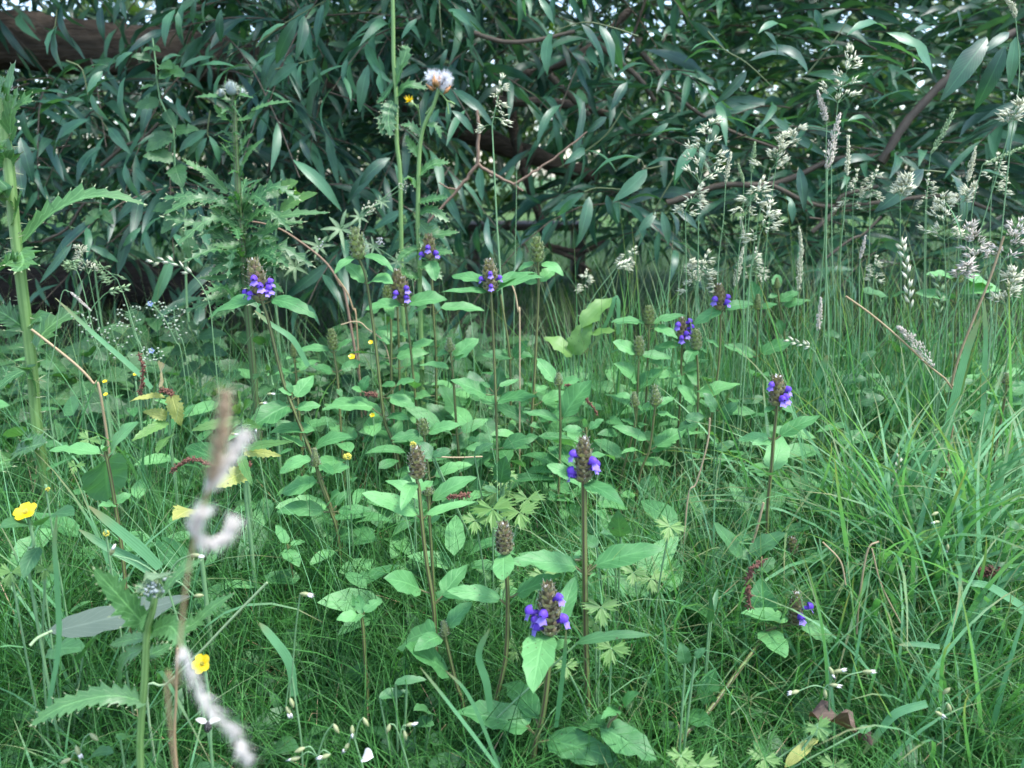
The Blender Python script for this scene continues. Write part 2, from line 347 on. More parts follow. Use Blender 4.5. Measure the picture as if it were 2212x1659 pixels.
def blades(mb, base, az, ln, th0, kap, wd, K=5, tint=.5, m=0, zmin=.003, sway=None):
    """grass blades: base (n,3), azimuth, length, first tilt from upright, curl over the length, width"""
    n = len(base); t = np.linspace(0, 1, K + 1)
    th = th0[:, None] + kap[:, None] * t[None] ** 1.2
    dx = np.sin(th) * (ln / K)[:, None]; dz = np.cos(th) * (ln / K)[:, None]
    x = np.concatenate([np.zeros((n, 1)), np.cumsum(dx[:, :-1], 1)], 1); z = np.concatenate([np.zeros((n, 1)), np.cumsum(dz[:, :-1], 1)], 1)
    z = np.maximum(z + base[:, 2:3], zmin + .01 * t[None]) 
    az2 = az[:, None] + (0 if sway is None else sway[:, None] * t[None])
    P = np.stack([base[:, 0:1] + np.cos(az2) * x, base[:, 1:2] + np.sin(az2) * x, z], -1)
    side = np.stack([-np.sin(az), np.cos(az), RNG.normal(0, .35, n)], -1); side /= np.linalg.norm(side, axis=1)[:, None]
    h = (wd / 2)[:, None] * np.clip(1.05 - t[None] ** 2.2, .03, 1) * np.clip(.55 + t[None] * 2, 0, 1)
    V = np.stack([P - side[:, None] * h[..., None], P + side[:, None] * h[..., None]], 2)
    vid = np.arange(n * (K + 1) * 2).reshape(n, K + 1, 2)
    q = np.stack([vid[:, :-1, 0], vid[:, :-1, 1], vid[:, 1:, 1], vid[:, 1:, 0]], -1)
    uv = np.empty((n, K + 1, 2, 2)); uv[..., 0, 0] = -1; uv[..., 1, 0] = 1; uv[..., 1] = t[None, :, None]
    mb.add(V, q=q, uv=uv, tint=np.repeat(tint if hasattr(tint, '__len__') else np.full(n, tint), (K + 1) * 2), m=m)

def px_width(A, B, N, wpx):
    """true width of a leaf whose seen width is wpx view pixels"""
    mid = (A + B) / 2; v = nrm(mid - CP); t = nrm(B - A); Np = nrm(N - np.dot(N, t) * t); S = np.cross(t, Np)
    tp = t - np.dot(t, v) * v; sp = S - np.dot(S, v) * v
    tl = np.linalg.norm(tp)
    if tl > .2: tp = tp / tl; sp = sp - np.dot(sp, tp) * tp
    return min(wpx * np.linalg.norm(mid - CP) / FV / max(np.linalg.norm(sp), .45), .62 * np.linalg.norm(B - A))
def face(A, B, b=.55, rnd=.12):
    mid = (A + B) / 2
    return nrm(np.array([0, 0, 1.]) + b * nrm(CP - mid) + np.random.RandomState(int(abs(A[0] * 1e4)) % 9999).normal(0, rnd, 3))

# ================================================================== the setting: ground, lawn beyond, far trees
def ground_mat():
    m, nt, N, L = newmat('ground')
    tc = nd(nt, 'ShaderNodeTexCoord'); sx = nd(nt, 'ShaderNodeSeparateXYZ'); L.new(tc.outputs['Object'], sx.inputs[0])
    n1 = nd(nt, 'ShaderNodeTexNoise', i_Scale=3.0, i_Detail=8.0, i_Roughness=.7); L.new(tc.outputs['Object'], n1.inputs['Vector'])
    n2 = nd(nt, 'ShaderNodeTexNoise', i_Scale=60.0, i_Detail=4.0); L.new(tc.outputs['Object'], n2.inputs['Vector'])
    soil = mixc(nt, n2.outputs[0], (.014, .013, .009), (.055, .045, .03))
    turf = mixc(nt, n1.outputs[0], (.035, .09, .02), (.09, .17, .045))
    turf = mixc(nt, mth(nt, 'MULTIPLY', n2.outputs[0], .5), turf, (.03, .07, .015))
    edge = mth(nt, 'ADD', sx.outputs[1], mth(nt, 'MULTIPLY', n1.outputs[0], 1.2))
    col = mixc(nt, ramp01(nt, edge, 2.9, 3.7), soil, turf)
    p = nd(nt, 'ShaderNodeBsdfPrincipled'); p.inputs['Roughness'].default_value = .9; L.new(col, p.inputs['Base Color'])
    bp = nd(nt, 'ShaderNodeBump'); bp.inputs['Strength'].default_value = .8; bp.inputs['Distance'].default_value = .01
    L.new(n2.outputs[0], bp.inputs['Height']); L.new(bp.outputs[0], p.inputs['Normal'])
    o = nd(nt, 'ShaderNodeOutputMaterial'); L.new(p.outputs[0], o.inputs['Surface']); return m
g = MB()
ys = np.concatenate([np.linspace(-3, 8, 56), [12, 20, 40, 80, 200, 600]]); xs = np.concatenate([[-600, -150, -40, -12], np.linspace(-6, 6, 61), [12, 40, 150, 600]])
GX, GY = np.meshgrid(xs, ys)
GZ = .012 * np.sin(GX * 5.1 + 1) * np.cos(GY * 4.3) + .01 * np.sin(GX * 11 + GY * 7) - .012
V = np.stack([GX, GY, GZ], -1); vid = np.arange(V.shape[0] * V.shape[1]).reshape(V.shape[:2])
g.add(V, q=np.stack([vid[:-1, :-1], vid[:-1, 1:], vid[1:, 1:], vid[1:, :-1]], -1))
whole('ground', g, ground_mat(), kind='structure')

# lawn beyond the willow: short blades, nobody could count them
n = 24000
Yl = 1.8 + 6.5 * RNG.random(n) ** 1.6; Xl = (RNG.random(n) * 2 - 1) * (Yl * .72 + .2)
mb = MB()
blades(mb, np.stack([Xl, Yl, np.zeros(n)], 1), RNG.random(n) * 6.28, RNG.uniform(.03, .08, n), RNG.uniform(0, .9, n), RNG.uniform(.2, 1.6, n), .0012 * Yl * RNG.uniform(.7, 1.4, n), K=2, tint=RNG.random(n) * .5)  # tint kept low: the willow's shade is put into the lawn colour
whole('lawn_grass', mb, M['grass'], 'short green lawn grass stretching away beyond the willow', 'grass', kind='stuff')

def far_tree(px, Y, hgt, rx, seed, label):
    r = np.random.default_rng(seed); c = at(px, 381, Y); c[2] = 0
    t = thing('broadleaf_tree', label, 'tree', c, 'trees far behind the willow')
    mb = MB(); pts = smooth([c, c + [.1, 0, hgt * .3], c + [.3, .1, hgt * .75]], 8); tube(mb, pts, np.linspace(.22, .08, len(pts)), 7)
    for k in range(5):
        a = r.random() * 6.28; b = pts[3] + (pts[-1] - pts[3]) * r.random()
        tube(mb, smooth([b, b + [cos(a) * rx * .4, sin(a) * rx * .4, hgt * .18]], 6), [.06, .045, .03], 4)
    part(t, 'trunk', mb, M['bark'])
    n = 2600; u = r.normal(size=(n, 3)); u /= np.linalg.norm(u, axis=1)[:, None]
    lump = 1 + .25 * np.sin(u[:, 0] * 5 + seed) * np.cos(u[:, 2] * 6 + seed * 2)
    rad = (.45 + .55 * r.random(n) ** .5) * lump
    P = c + np.array([0, 0, hgt * .55]) + u * rad[:, None] * [rx, rx * .8, hgt * .46]
    P[:, 2] = np.maximum(P[:, 2], .25)
    D = r.normal(size=(n, 3)); D[:, 2] -= .5
    mb = MB(); leaf_batch(mb, P, P + D / np.linalg.norm(D, axis=1)[:, None] * r.uniform(.16, .34, n)[:, None], r.uniform(.10, .2, n), r.normal(size=(n, 3)) + [0, 0, 1], 'ovate', nv=3, tint=r.random(n))
    part(t, 'crown', mb, M['tree_leaf'])
for a in [(-420, 13, 5.5, 2.6, 1, 'dark broadleaf tree seen through the gaps above the willow trunk at the far left'),
          (520, 17, 6, 3.4, 2, 'distant round tree behind the spear thistle'),
          (950, 15, 4.5, 2.7, 3, 'distant bushy tree behind the fluffy sow-thistle seed heads'),
          (1350, 19, 6, 3.6, 4, 'distant broad tree beyond the lawn behind the dead forked twig'),
          (1850, 14, 5, 3.2, 5, 'distant tree behind the tall pale grass plumes'),
          (2350, 16, 6, 3.4, 6, 'distant tree hidden behind the willow at the far right')]:
    far_tree(*a)

# a long hedge closing the lawn
hb = at(1106, 381, 11.0); hb[2] = 0; t = thing('hedge', 'long dark hedge closing off the lawn far behind the willow', 'hedge', hb); r = np.random.default_rng(31); n = 11000
P = np.stack([r.uniform(-11, 11, n), 11 + r.uniform(-.5, .7, n), r.random(n) ** .8 * 2.1], 1); P[:, 2] *= .85 + .2 * np.sin(P[:, 0] * 1.7) + .1 * np.sin(P[:, 0] * 4.1); D = r.normal(size=(n, 3)); D /= np.linalg.norm(D, axis=1)[:, None]
mb = MB(); leaf_batch(mb, P, P + D * .2, .11, r.normal(size=(n, 3)) + [0, -.6, 1], 'ovate', nv=2, tint=r.random(n)); part(t, 'foliage', mb, M['tree_leaf'], kind='stuff')
for k in range(9):
    mb = MB(); x = -10 + 2.5 * k; tube(mb, smooth([(x, 11.1, 0), (x + .1, 11.15, .8), (x - .05, 11.1, 1.5)], 6), [.05] * 2 + [.04] * 2 + [.02] * (len(smooth([(x, 11.1, 0), (x + .1, 11.15, .8), (x - .05, 11.1, 1.5)], 6)) - 4), 6); part(t, 'stem', mb, M['bark'])

# low wooden bench beyond the willow
b0 = at(1135, 600, 3.6); b0[2] = 0
t = thing('low_bench', 'low dark wooden bench standing on the lawn beyond the willow', 'bench', b0)
def box(mb, c, s, tint=.5):
    c = np.array(c, float); s = np.array(s, float) / 2
    V = np.array([[x, y, z] for x in (-1, 1) for y in (-1, 1) for z in (-1, 1)]) * s + c
    mb.add(V, q=[[0, 1, 3, 2], [4, 6, 7, 5], [0, 4, 5, 1], [2, 3, 7, 6], [0, 2, 6, 4], [1, 5, 7, 3]], tint=tint)
for k in range(3):
    mb = MB(); box(mb, b0 + [.02 * 0, (k - 1) * .105, .235], [.62, .095, .028], .3 + .2 * k); part(t, 'plank', mb, M['wood'])
for sx_ in (-1, 1):
    mb = MB(); box(mb, b0 + [sx_ * .24, 0, .11], [.05, .24, .218]); part(t, 'leg', mb, M['wood'])

# ================================================================== the willow
WY = 2.55
w0 = np.array([-2.4, 2.6, 0])
willow = thing('willow_tree', 'large willow with a leaning brown trunk and long hanging leaves behind the flowers', 'tree', w0)
def limb(name, zone, pts, Y, r0, r1, mat='bark', sides=10, n=24, parent=None, dY=0, rough=.08):
    P = [zat(zone, x, y, Y + dY * i / max(1, len(pts) - 1)) for i, (x, y) in enumerate(pts)]
    C = smooth(P, n); mb = MB()
    rad = np.linspace(r0, r1, len(C)) * (1 + rough * np.sin(np.arange(len(C)) * 2.3 + pts[0][0]))
    C = C + RNG.normal(0, r0 * .05, C.shape)
    tube(mb, C, rad, sides, tint=RNG.uniform(.2, .7))
    return part(parent or willow, name, mb, M[mat])
# trunk with ridged bark
P = smooth([(-3.1, 2.5, .1), (-2.6, 2.55, .75), zat(0, -80, 88, WY), zat(0, 150, 100, WY), zat(0, 380, 118, WY), zat(0, 620, 148, WY + .05)], 60)
mb = MB(); n = len(P); sides = 40
T = np.gradient(P, axis=0); T /= np.linalg.norm(T, axis=1)[:, None]; X = np.cross(T, [0, 1., 0]); X /= np.linalg.norm(X, axis=1)[:, None]; Yv = np.cross(T, X)
a = np.arange(sides) / sides * 2 * pi; s = np.linspace(0, 1, n)
R = np.interp(s, [0, .35, 1], [.15, .085, .062])[:, None] * (1 + .05 * np.sin(a * 9 + 5 * np.sin(s * 17)[:, None]) + .045 * np.sin(a * 17 + 4 * np.sin(s * 31)[:, None] + s[:, None] * 20) + .03 * RNG.normal(size=(n, sides)))
Vt = P[:, None] + R[..., None] * (X[:, None] * np.cos(a)[None, :, None] + Yv[:, None] * np.sin(a)[None, :, None])
vid = np.arange(n * sides).reshape(n, sides); nx = np.roll(vid, -1, 1)
mb.add(Vt, q=np.stack([vid[:-1], nx[:-1], nx[1:], vid[1:]], -1), tint=np.repeat(RNG.random(n), sides) * .4 + .2 + .3 * RNG.random(n * sides))
part(willow, 'trunk', mb, M['bark'])
limb('branch', 0, [(600, 146), (800, 212), (1030, 295), (1200, 355), (1290, 385)], WY + .05, .045, .022)
limb('branch', 0, [(330, 110), (420, 40), (470, -60), (560, -260)], WY + .1, .045, .03)
limb('branch', 0, [(1095, 170), (1105, 250), (1120, 330), (1150, 420), (1180, 520)], 2.3, .016, .012)
limb('branch', 2, [(980, 640), (1340, 650), (1600, 690), (1800, 760)], 2.0, .013, .008)
limb('branch', 2, [(1150, 470), (1290, 450), (1600, 300), (1850, 60)], 2.1, .013, .009)
limb('branch', 2, [(1340, 480), (1450, 590), (1590, 730)], 1.9, .008, .006, 'twig', 7)
limb('branch', 2, [(1650, 290), (1780, 390), (1900, 490), (2010, 640)], 1.8, .006, .005, 'twig', 6)
limb('branch', 2, [(1920, 330), (2010, 440), (2050, 520)], 1.9, .007, .006, 'twig', 6)
limb('branch', 3, [(1300, 1030), (1440, 800), (1680, 530), (1930, 330), (2150, 200)], 1.6, .009, .007, 'twig', 7)
limb('branch', 3, [(-60, 1285), (120, 1230), (300, 1170), (640, 1160), (1000, 1010), (1310, 990)], 1.75, .007, .006, 'twig', 6)
limb('branch', 3, [(0, 610), (180, 740), (420, 860), (700, 960)], 1.8, .004, .003, 'twig', 5)
limb('branch', 3, [(600, 1170), (900, 1300), (1200, 1290), (1700, 1240), (2000, 1330)], 1.7, .005, .004, 'twig', 5)
limb('branch', 3, [(940, 1640), (1100, 1520), (1190, 1480), (1300, 1370)], 1.5, .003, .0025, 'twig', 5)
limb('branch', 3, [(860, 1470), (1000, 1340), (1050, 1240), (1280, 1180)], 1.6, .005, .004, 'twig', 5)
limb('branch', 2, [(860, 210), (1050, 265), (1250, 255), (1500, 200)], 1.7, .005, .004, 'twig', 5)
limb('branch', 2, [(1950, -20), (1880, 190), (1800, 380), (1740, 560)], 1.9, .004, .003, 'twig', 5)
limb('branch', 1, [(640, 1050), (780, 930), (900, 880), (1000, 780)], 1.75, .004, .003, 'twig', 5)
limb('branch', 1, [(840, 1205), (960, 1220), (1100, 1222)], 1.7, .003, .003, 'twig', 5)
limb('branch', 1, [(1690, 1100), (1740, 940), (1790, 760), (1800, 600)], 1.9, .003, .003, 'twig', 5)
limb('branch', 1, [(270, 1530), (420, 1450), (500, 1330), (540, 1280)], 1.6, .003, .0025, 'twig', 5)
limb('branch', 2, [(1070, 1400), (1130, 1490), (1200, 1600)], 2.3, .009, .007, 'bark', 7)
limb('branch', 2, [(1290, 1545), (1440, 1580), (1560, 1590), (1690, 1520)], 2.4, .009, .007, 'bark', 7)
limb('branch', 2, [(1350, 1575), (1500, 1640), (1600, 1720)], 2.4, .009, .006, 'bark', 7)
# big fallen limb lying in the dark on the left
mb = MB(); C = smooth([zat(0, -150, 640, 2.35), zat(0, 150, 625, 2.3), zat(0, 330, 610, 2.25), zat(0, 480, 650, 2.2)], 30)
tube(mb, C + RNG.normal(0, .003, C.shape), np.linspace(.085, .055, len(C)), 14, tint=-.4); part(willow, 'branch', mb, M['bark'])  # bark tint lowered to paint the shade of the hollow onto the limb

# leaves placed one by one: zone, base, tip, width, distance, tint(0 dark blue-green .. 1 fresh yellow-green)
HL = [
 (1, 560, 640, 735, 492, 52, 1.38, .25), (1, 790, 490, 820, 810, 78, 1.34, .62), (1, 580, 597, 690, 762, 82, 1.34, .62), (1, 690, 810, 830, 980, 62, 1.36, .25),
 (1, 565, 755, 345, 992, 85, 1.33, .35), (1, 640, 930, 487, 1165, 80, 1.37, .15), (1, 435, 600, 105, 645, 52, 1.36, .3), (1, 650, 450, 550, 590, 60, 1.36, .7),
 (1, 790, 1035, 893, 1260, 70, 1.33, .55), (1, 855, 1060, 1000, 1235, 50, 1.38, .2), (1, 530, 640, 250, 720, 55, 1.4, .5), (1, 500, 750, 220, 645, 60, 1.42, .15),
 (1, 150, 690, 235, 930, 95, 1.3, .25), (1, 130, 870, 210, 1160, 95, 1.35, .12), (1, 130, 1000, 150, 1250, 90, 1.4, .1), (1, 690, 420, 530, 445, 40, 1.4, .8), (1, 490, 430, 390, 480, 35, 1.4, .8),
 (1, 1110, 60, 1045, 300, 55, 1.35, .55), (1, 1125, 75, 1130, 235, 38, 1.36, .65), (1, 1160, 30, 1165, 260, 50, 1.4, .25), (1, 345, 180, 300, 345, 62, 1.4, .5), (1, 360, 165, 400, 450, 66, 1.4, .3),
 (1, 1880, 115, 1748, 405, 62, 1.4, .35), (1, 1925, 100, 1870, 390, 55, 1.44, .2), (1, 2045, 30, 2005, 300, 64, 1.42, .3), (1, 1800, 150, 1620, 300, 50, 1.4, .7), (1, 1740, 330, 1580, 480, 45, 1.42, .5),
 (1, 1890, 400, 1700, 560, 48, 1.4, .55), (1, 1910, 405, 1912, 545, 42, 1.38, .55), (1, 1985, 390, 2055, 535, 48, 1.4, .25), (1, 1480, 420, 1210, 435, 58, 1.42, .45), (1, 1360, 360, 1150, 430, 45, 1.45, .3),
 (1, 1310, 825, 1130, 965, 48, 1.42, .5), (1, 1310, 870, 1250, 1040, 55, 1.4, .55), (1, 1325, 860, 1388, 1045, 56, 1.4, .55), (1, 1250, 1320, 1062, 1575, 84, 1.36, .2), (1, 1300, 1370, 1330, 1590, 58, 1.38, .6),
 (1, 890, 1440, 780, 1560, 46, 1.42, .6), (1, 920, 1450, 985, 1640, 62, 1.42, .45), (1, 560, 1550, 750, 1660, 70, 1.4, .5), (1, 1160, 360, 1020, 400, 40, 1.42, .55), (1, 840, 330, 730, 440, 45, 1.42, .5),
 (1, 250, 850, 240, 960, 40, 1.4, .6), (1, 1120, 620, 1210, 780, 50, 1.5, .2), (1, 960, 620, 890, 860, 45, 1.5, .1), (1, 1660, 1140, 1510, 1200, 42, 1.42, .7), (1, 1780, 1070, 1790, 1230, 60, 1.45, .2),
 (1, 1260, 1290, 1330, 1480, 60, 1.4, .1), (1, 1700, 700, 1640, 960, 60, 1.5, .1), (1, 1900, 880, 1975, 1050, 45, 1.5, .1), (1, 640, 40, 660, 260, 55, 1.5, .1), (1, 400, 20, 480, 300, 60, 1.5, .05), (1, 1240, 0, 1220, 150, 45, 1.45, .2), (1, 1300, 0, 1310, 180, 50, 1.45, .25), (1, 1400, 60, 1400, 270, 45, 1.45, .2), (1, 770, 0, 800, 130, 50, 1.5, .15),
 (2, 1270, -20, 1365, 155, 72, 1.3, .45), (2, 1140, -30, 1130, 225, 50, 1.32, .4), (2, 1180, -20, 1195, 115, 36, 1.3, .75), (2, 1350, 205, 1325, 478, 50, 1.33, .6), (2, 1655, 160, 1740, 465, 55, 1.33, .3),
 (2, 1735, 180, 1800, 445, 60, 1.32, .45), (2, 1545, -20, 1560, 60, 40, 1.3, .4), (2, 1360, -20, 1375, 160, 50, 1.35, .15), (2, 192, 412, 135, 715, 60, 1.4, .45), (2, 215, 405, 350, 532, 26, 1.4, .5), (2, 262, 462, 292, 612, 44, 1.38, .6),
 (2, 1925, 1010, 1605, 1112, 66, 1.25, .45), (2, 1955, 1070, 1735, 1280, 70, 1.24, .65), (2, 1590, 1245, 1505, 1565, 74, 1.3, .4), (2, 1560, 1218, 1340, 1345, 48, 1.32, .3), (2, 1520, 1250, 1385, 1370, 40, 1.3, .7), (2, 1700, 1235, 1775, 1425, 55, 1.32, .2),
 (2, 1360, 1395, 1280, 1565, 52, 1.4, .3), (2, 1300, 1130, 1290, 1180, 36, 1.4, .3), (2, 900, 1060, 915, 1270, 62, 1.5, .4), (2, 330, 1000, 130, 1180, 90, 1.4, .25), (2, 300, 1020, 60, 1290, 60, 1.42, .2), (2, 360, 1040, 410, 1230, 80, 1.38, .5),
 (2, 440, 1330, 220, 1460, 80, 1.35, .3), (2, 700, 60, 850, 170, 36, 1.4, .5), (2, 780, 90, 850, 290, 60, 1.42, .25), (2, 500, 120, 400, 250, 70, 1.45, .4), (2, 570, 170, 530, 330, 90, 1.5, .15), (2, 60, 370, 30, 520, 60, 1.45, .3),
 (2, 1950, 1060, 2150, 1010, 50, 1.3, .15), (2, 1830, 520, 1730, 700, 60, 1.4, .1), (2, 1560, 640, 1450, 1180, 40, 1.5, .1), (2, 1540, 150, 1690, 480, 85, 1.4, .08), (2, 1480, 330, 1600, 510, 80, 1.42, .1), (2, 870, 380, 880, 570, 70, 1.5, .1), (2, 690, 310, 650, 440, 70, 1.48, .2),
 (2, 720, 700, 860, 850, 46, 1.3, .35), (2, 640, 690, 590, 860, 80, 1.4, .3), (2, 700, 640, 690, 830, 30, 1.3, .4), (2, 1560, 940, 1430, 1040, 60, 1.4, .35), (2, 1180, 1230, 1290, 1290, 50, 1.5, .1), (2, 1700, 740, 1560, 850, 70, 1.4, .1), (2, 2090, 780, 1960, 900, 50, 1.35, .35), (2, 2203, 820, 1940, 880, 40, 1.33, .55), (2, 2203, 950, 2130, 1180, 90, 1.2, .5),
 (2, 2010, 1340, 1870, 1500, 60, 1.35, .3), (2, 2050, 1340, 2090, 1560, 66, 1.3, .45), (2, 2100, 1340, 2140, 1500, 50, 1.35, .1), (2, 1150, 1550, 1090, 1420, 40, 1.5, .1), (2, 880, 1430, 900, 1600, 55, 1.5, .1), (2, 770, 1440, 800, 1640, 45, 1.5, .08),
 (3, 312, 318, 45, 402, 54, 1.2, .45), (3, 275, 280, 92, 325, 34, 1.2, .85), (3, 790, 410, 460, 390, 50, 1.3, .15), (3, 835, 462, 590, 292, 60, 1.3, .2), (3, 1970, 238, 1668, 645, 100, 1.0, .15), (3, 2110, 205, 1925, 350, 98, 1.0, .2),
 (3, 2085, 290, 1888, 700, 118, 1.02, .12), (3, 2150, 235, 2105, 555, 140, .95, .5), (3, 1590, 440, 1345, 535, 74, 1.12, .4), (3, 1620, 468, 1330, 205, 56, 1.1, .85), (3, 1560, 400, 1210, 260, 46, 1.12, .7), (3, 780, 1060, 810, 1345, 92, 1.1, .05),
 (3, 1570, 1070, 1250, 1345, 92, 1.08, .05), (3, 135, 905, -5, 1140, 84, 1.15, .65), (3, 1735, 1100, 1800, 1440, 118, 1.15, .2), (3, 1490, 578, 1240, 680, 62, 1.18, .35), (3, 160, 930, 150, 1090, 90, 1.18, .3), (3, 290, 910, 370, 1060, 90, 1.18, .15), (3, 450, 450, 240, 660, 50, 1.25, .15),
 (3, 540, 480, 445, 590, 80, 1.22, .2), (3, 980, 270, 740, 195, 50, 1.25, .5), (3, 1330, 185, 1080, 225, 40, 1.2, .75), (3, 700, 180, 520, 215, 44, 1.25, .6), (3, 1130, 370, 1450, 430, 46, 1.2, .2), (3, 1060, 300, 900, 330, 40, 1.25, .4), (3, 1640, 370, 1560, 330, 60, 1.15, .8),
 (3, 1510, 200, 1640, 190, 70, 1.15, .4), (3, 1780, 60, 1800, 190, 80, 1.1, .1), (3, 2000, 60, 1830, 130, 60, 1.1, .15), (3, 1240, 780, 1080, 770, 36, 1.2, .55), (3, 540, 790, 480, 880, 60, 1.2, .3), (3, 560, 800, 600, 880, 50, 1.2, .3), (3, 700, 1240, 735, 1420, 60, 1.2, .4), (3, 0, 1320, 140, 1450, 60, 1.2, .15),
 (3, 1930, 1080, 2150, 1200, 60, 1.1, .12), (3, 1010, 640, 880, 620, 50, 1.2, .15), (3, 860, 900, 820, 960, 70, 1.2, .55), (3, 600, 750, 750, 870, 50, 1.25, .3), (3, 1320, 620, 1120, 680, 55, 1.2, .1), (3, 560, 200, 640, 350, 90, 1.25, .1), (3, 880, 60, 940, 210, 80, 1.25, .15),
]
def willow_leaf(z, bx, by, tx, ty, w, Y, tint, i):
    A = zat(z, bx, by, Y); B = zat(z, tx, ty, Y + random.uniform(-.035, .03))
    droop = B[2] < A[2] - .4 * np.linalg.norm(B - A)
    N = nrm(np.array([random.uniform(-.5, .5), -.6 if droop else -.25, .8])) if not droop else nrm(np.array([random.uniform(-.8, .8), -1, .35]))
    W = min(px_width(A, B, N, w * ZS), .23 * np.linalg.norm(B - A)); mb = MB()
    leaf_batch(mb, [A], [B], W * 1.12, N, 'willow', bend=random.uniform(.06, .16), fold=.25, nv=8, wav=.08, tint=tint * 1.15 + .08 + random.uniform(-.08, .08), twist=random.uniform(-.7, .7))
    part(willow, 'leaf', mb, M['willow'])
for i, h in enumerate(HL): willow_leaf(*h, i)
HT = [(1, [(420, 385), (520, 440), (570, 640), (690, 830)], 1.38), (1, [(1620, 290), (1800, 150), (2060, 5)], 1.42), (1, [(1740, 440), (1890, 402), (2000, 372)], 1.41), (1, [(1330, 700), (1312, 830), (1320, 870)], 1.41),
      (3, [(200, 200), (310, 318), (450, 400), (620, 560)], 1.21), (3, [(830, 470), (1000, 260), (1090, 120)], 1.26), (2, [(2050, 1050), (1950, 1065), (1920, 1010)], 1.25), (2, [(1800, 700), (1700, 850), (1560, 960), (1400, 1060)], 1.42),
      (2, [(1560, 1215), (1640, 1190), (1800, 1200)], 1.31), (2, [(640, -20), (645, 100), (660, 290)], 1.45), (2, [(2160, 1060), (2000, 1340), (2050, 1345)], 1.3), (3, [(1700, 1090), (1560, 1080), (1420, 1110)], 1.1), (2, [(1900, 230), (1740, 175), (1550, 140), (1350, 205)], 1.33), (1, [(340, 180), (350, 160), (360, 60)], 1.4)]
for z, p, Y in HT: limb('twig', z, p, Y, .0015, .0008, 'greentwig', 5, 10)

# the rest of the foliage: sprays of hanging leaves filling the crown
lowx = [-700, 0, 200, 420, 700, 900, 1000, 1200, 1400, 1600, 1900, 2212, 3000]; lowy = [620, 620, 610, 580, 560, 530, 490, 470, 550, 600, 600, 590, 580]
A_, B_, W_, N_, T_, BE_ = [], [], [], [], [], []
tw = MB()
def spray(px, py, Y, droopy, dense=1.0, scale=1.0):
    o = at(px, py, Y); a = RNG.random() * 6.28
    d = nrm([cos(a), sin(a) * .7 - .3, .25 - .75 * droopy * RNG.random()])
    Lt = RNG.uniform(.2, .42) * scale; k = int(RNG.integers(6, 13) * dense)
    s = np.linspace(0, 1, 6)[:, None]; C = o + d * Lt * s + np.array([0, 0, -1]) * (Lt * .7 * droopy) * s ** 2
    tube(tw, C, np.linspace(.0022, .0009, 6), 3, cap=False, tint=RNG.random())
    fresh = RNG.random() ** (2.2 if px < 1400 else 1.2)  # random freshness, biased lighter at the right to paint in stronger light
    for j in range(k):
        s_ = (j + .6) / k; p = o + d * Lt * s_ + np.array([0, 0, -1]) * (Lt * .7 * droopy) * s_ ** 2
        side = np.cross(d, [0, 0, 1]) * (1 if j % 2 else -1)
        dl = nrm(d - np.array([0, 0, 1.4 * droopy * s_])); dd = nrm(dl * .8 + side * RNG.uniform(.35, .85) + RNG.normal(0, .18, 3) + np.array([0, 0, -1]) * (RNG.uniform(.1, .8) * droopy))
        Ll = RNG.uniform(.095, .165) * scale * (1 - .3 * s_)
        A_.append(p); B_.append(p + dd * Ll); W_.append(Ll * RNG.uniform(.12, .185)); BE_.append(RNG.uniform(.03, .22))
        N_.append(nrm([RNG.normal(0, .6), -.3 + RNG.normal(0, .6), .8])); T_.append(np.clip(fresh * .75 + RNG.random() ** 2 * .5 + (.25 if s_ > .85 else 0), 0, 1))
cnt = 0
while cnt < 1750:
    px = RNG.uniform(-350, 2560); py = RNG.uniform(-330, 620); Y = 1.62 + 1.85 * RNG.random() ** .8
    lo = np.interp(px, lowx, lowy) - 25
    if py > lo: continue
    if 110 < px < 500 and py > 470 and RNG.random() < .9: continue                              # the black hollow on the left
    if 1040 < px < 1230 and 270 < py and Y < 3.5: continue
    if 990 < px < 1320 and 200 < py < 400 and (RNG.random() < .6 or Y < 2.2): continue      # the open hollow in the middle
    if -150 < px < 400 and -240 < py < 165 and Y < 2.8 and RNG.random() < .8: continue             # keep the trunk in sight
    if px < 360 and -40 < py < 70 and RNG.random() < .45: continue                                     # bright gaps over the trunk
    drp = RNG.uniform(.55, .95) if px < 1450 else RNG.uniform(.2, .55)
    spray(px, py, Y, drp); cnt += 1
cnt = 0
while cnt < 420:                                                                                 # the dark back of the crown
    px = RNG.uniform(-500, 2700); py = RNG.uniform(-380, 440)
    if 1000 < px < 1270 and 230 < py: continue
    if px < 380 and py < 60 and RNG.random() < .5: continue
    spray(px, py, RNG.uniform(2.8, 3.7), .7, 1.0, 1.55); cnt += 1
for _ in range(150):                                                                             # crown above the picture
    spray(RNG.uniform(-900, 3000), RNG.uniform(-1000, -190), RNG.uniform(1.8, 3.4), .8, .8, 1.5)
# leaves added over the lawn, out of the picture, to shade what lies beneath
n = 13000; r = np.random.default_rng(77); P = np.stack([r.uniform(-4.5, 4.5, n), r.uniform(1.35, 6.5, n) , 0 * r.random(n)], 1); P[:, 2] = .45 + P[:, 1] * .26 + .35 + r.random(n) ** 1.5 * 1.6
P = P[~((P[:, 0] > .25 * P[:, 1] - .1) & (P[:, 1] < 2.6))]; n = len(P); D = r.normal(size=(n, 3)) * [1, 1, .5] + [0, 0, -.6]; D /= np.linalg.norm(D, axis=1)[:, None]; L_ = r.uniform(.13, .22, n)  # near right left open so more light reaches the willow there
cb = MB(); leaf_batch(cb, P, P + D * L_[:, None], L_ * .3, r.normal(size=(n, 3)) * .5 + [0, -.2, 1], 'willow', bend=.08, fold=.2, nv=3, tint=r.random(n)); part(willow, 'shade_foliage', cb, M['willow'], kind='stuff')
part(willow, 'twigs', tw, M['twig'], kind='stuff')
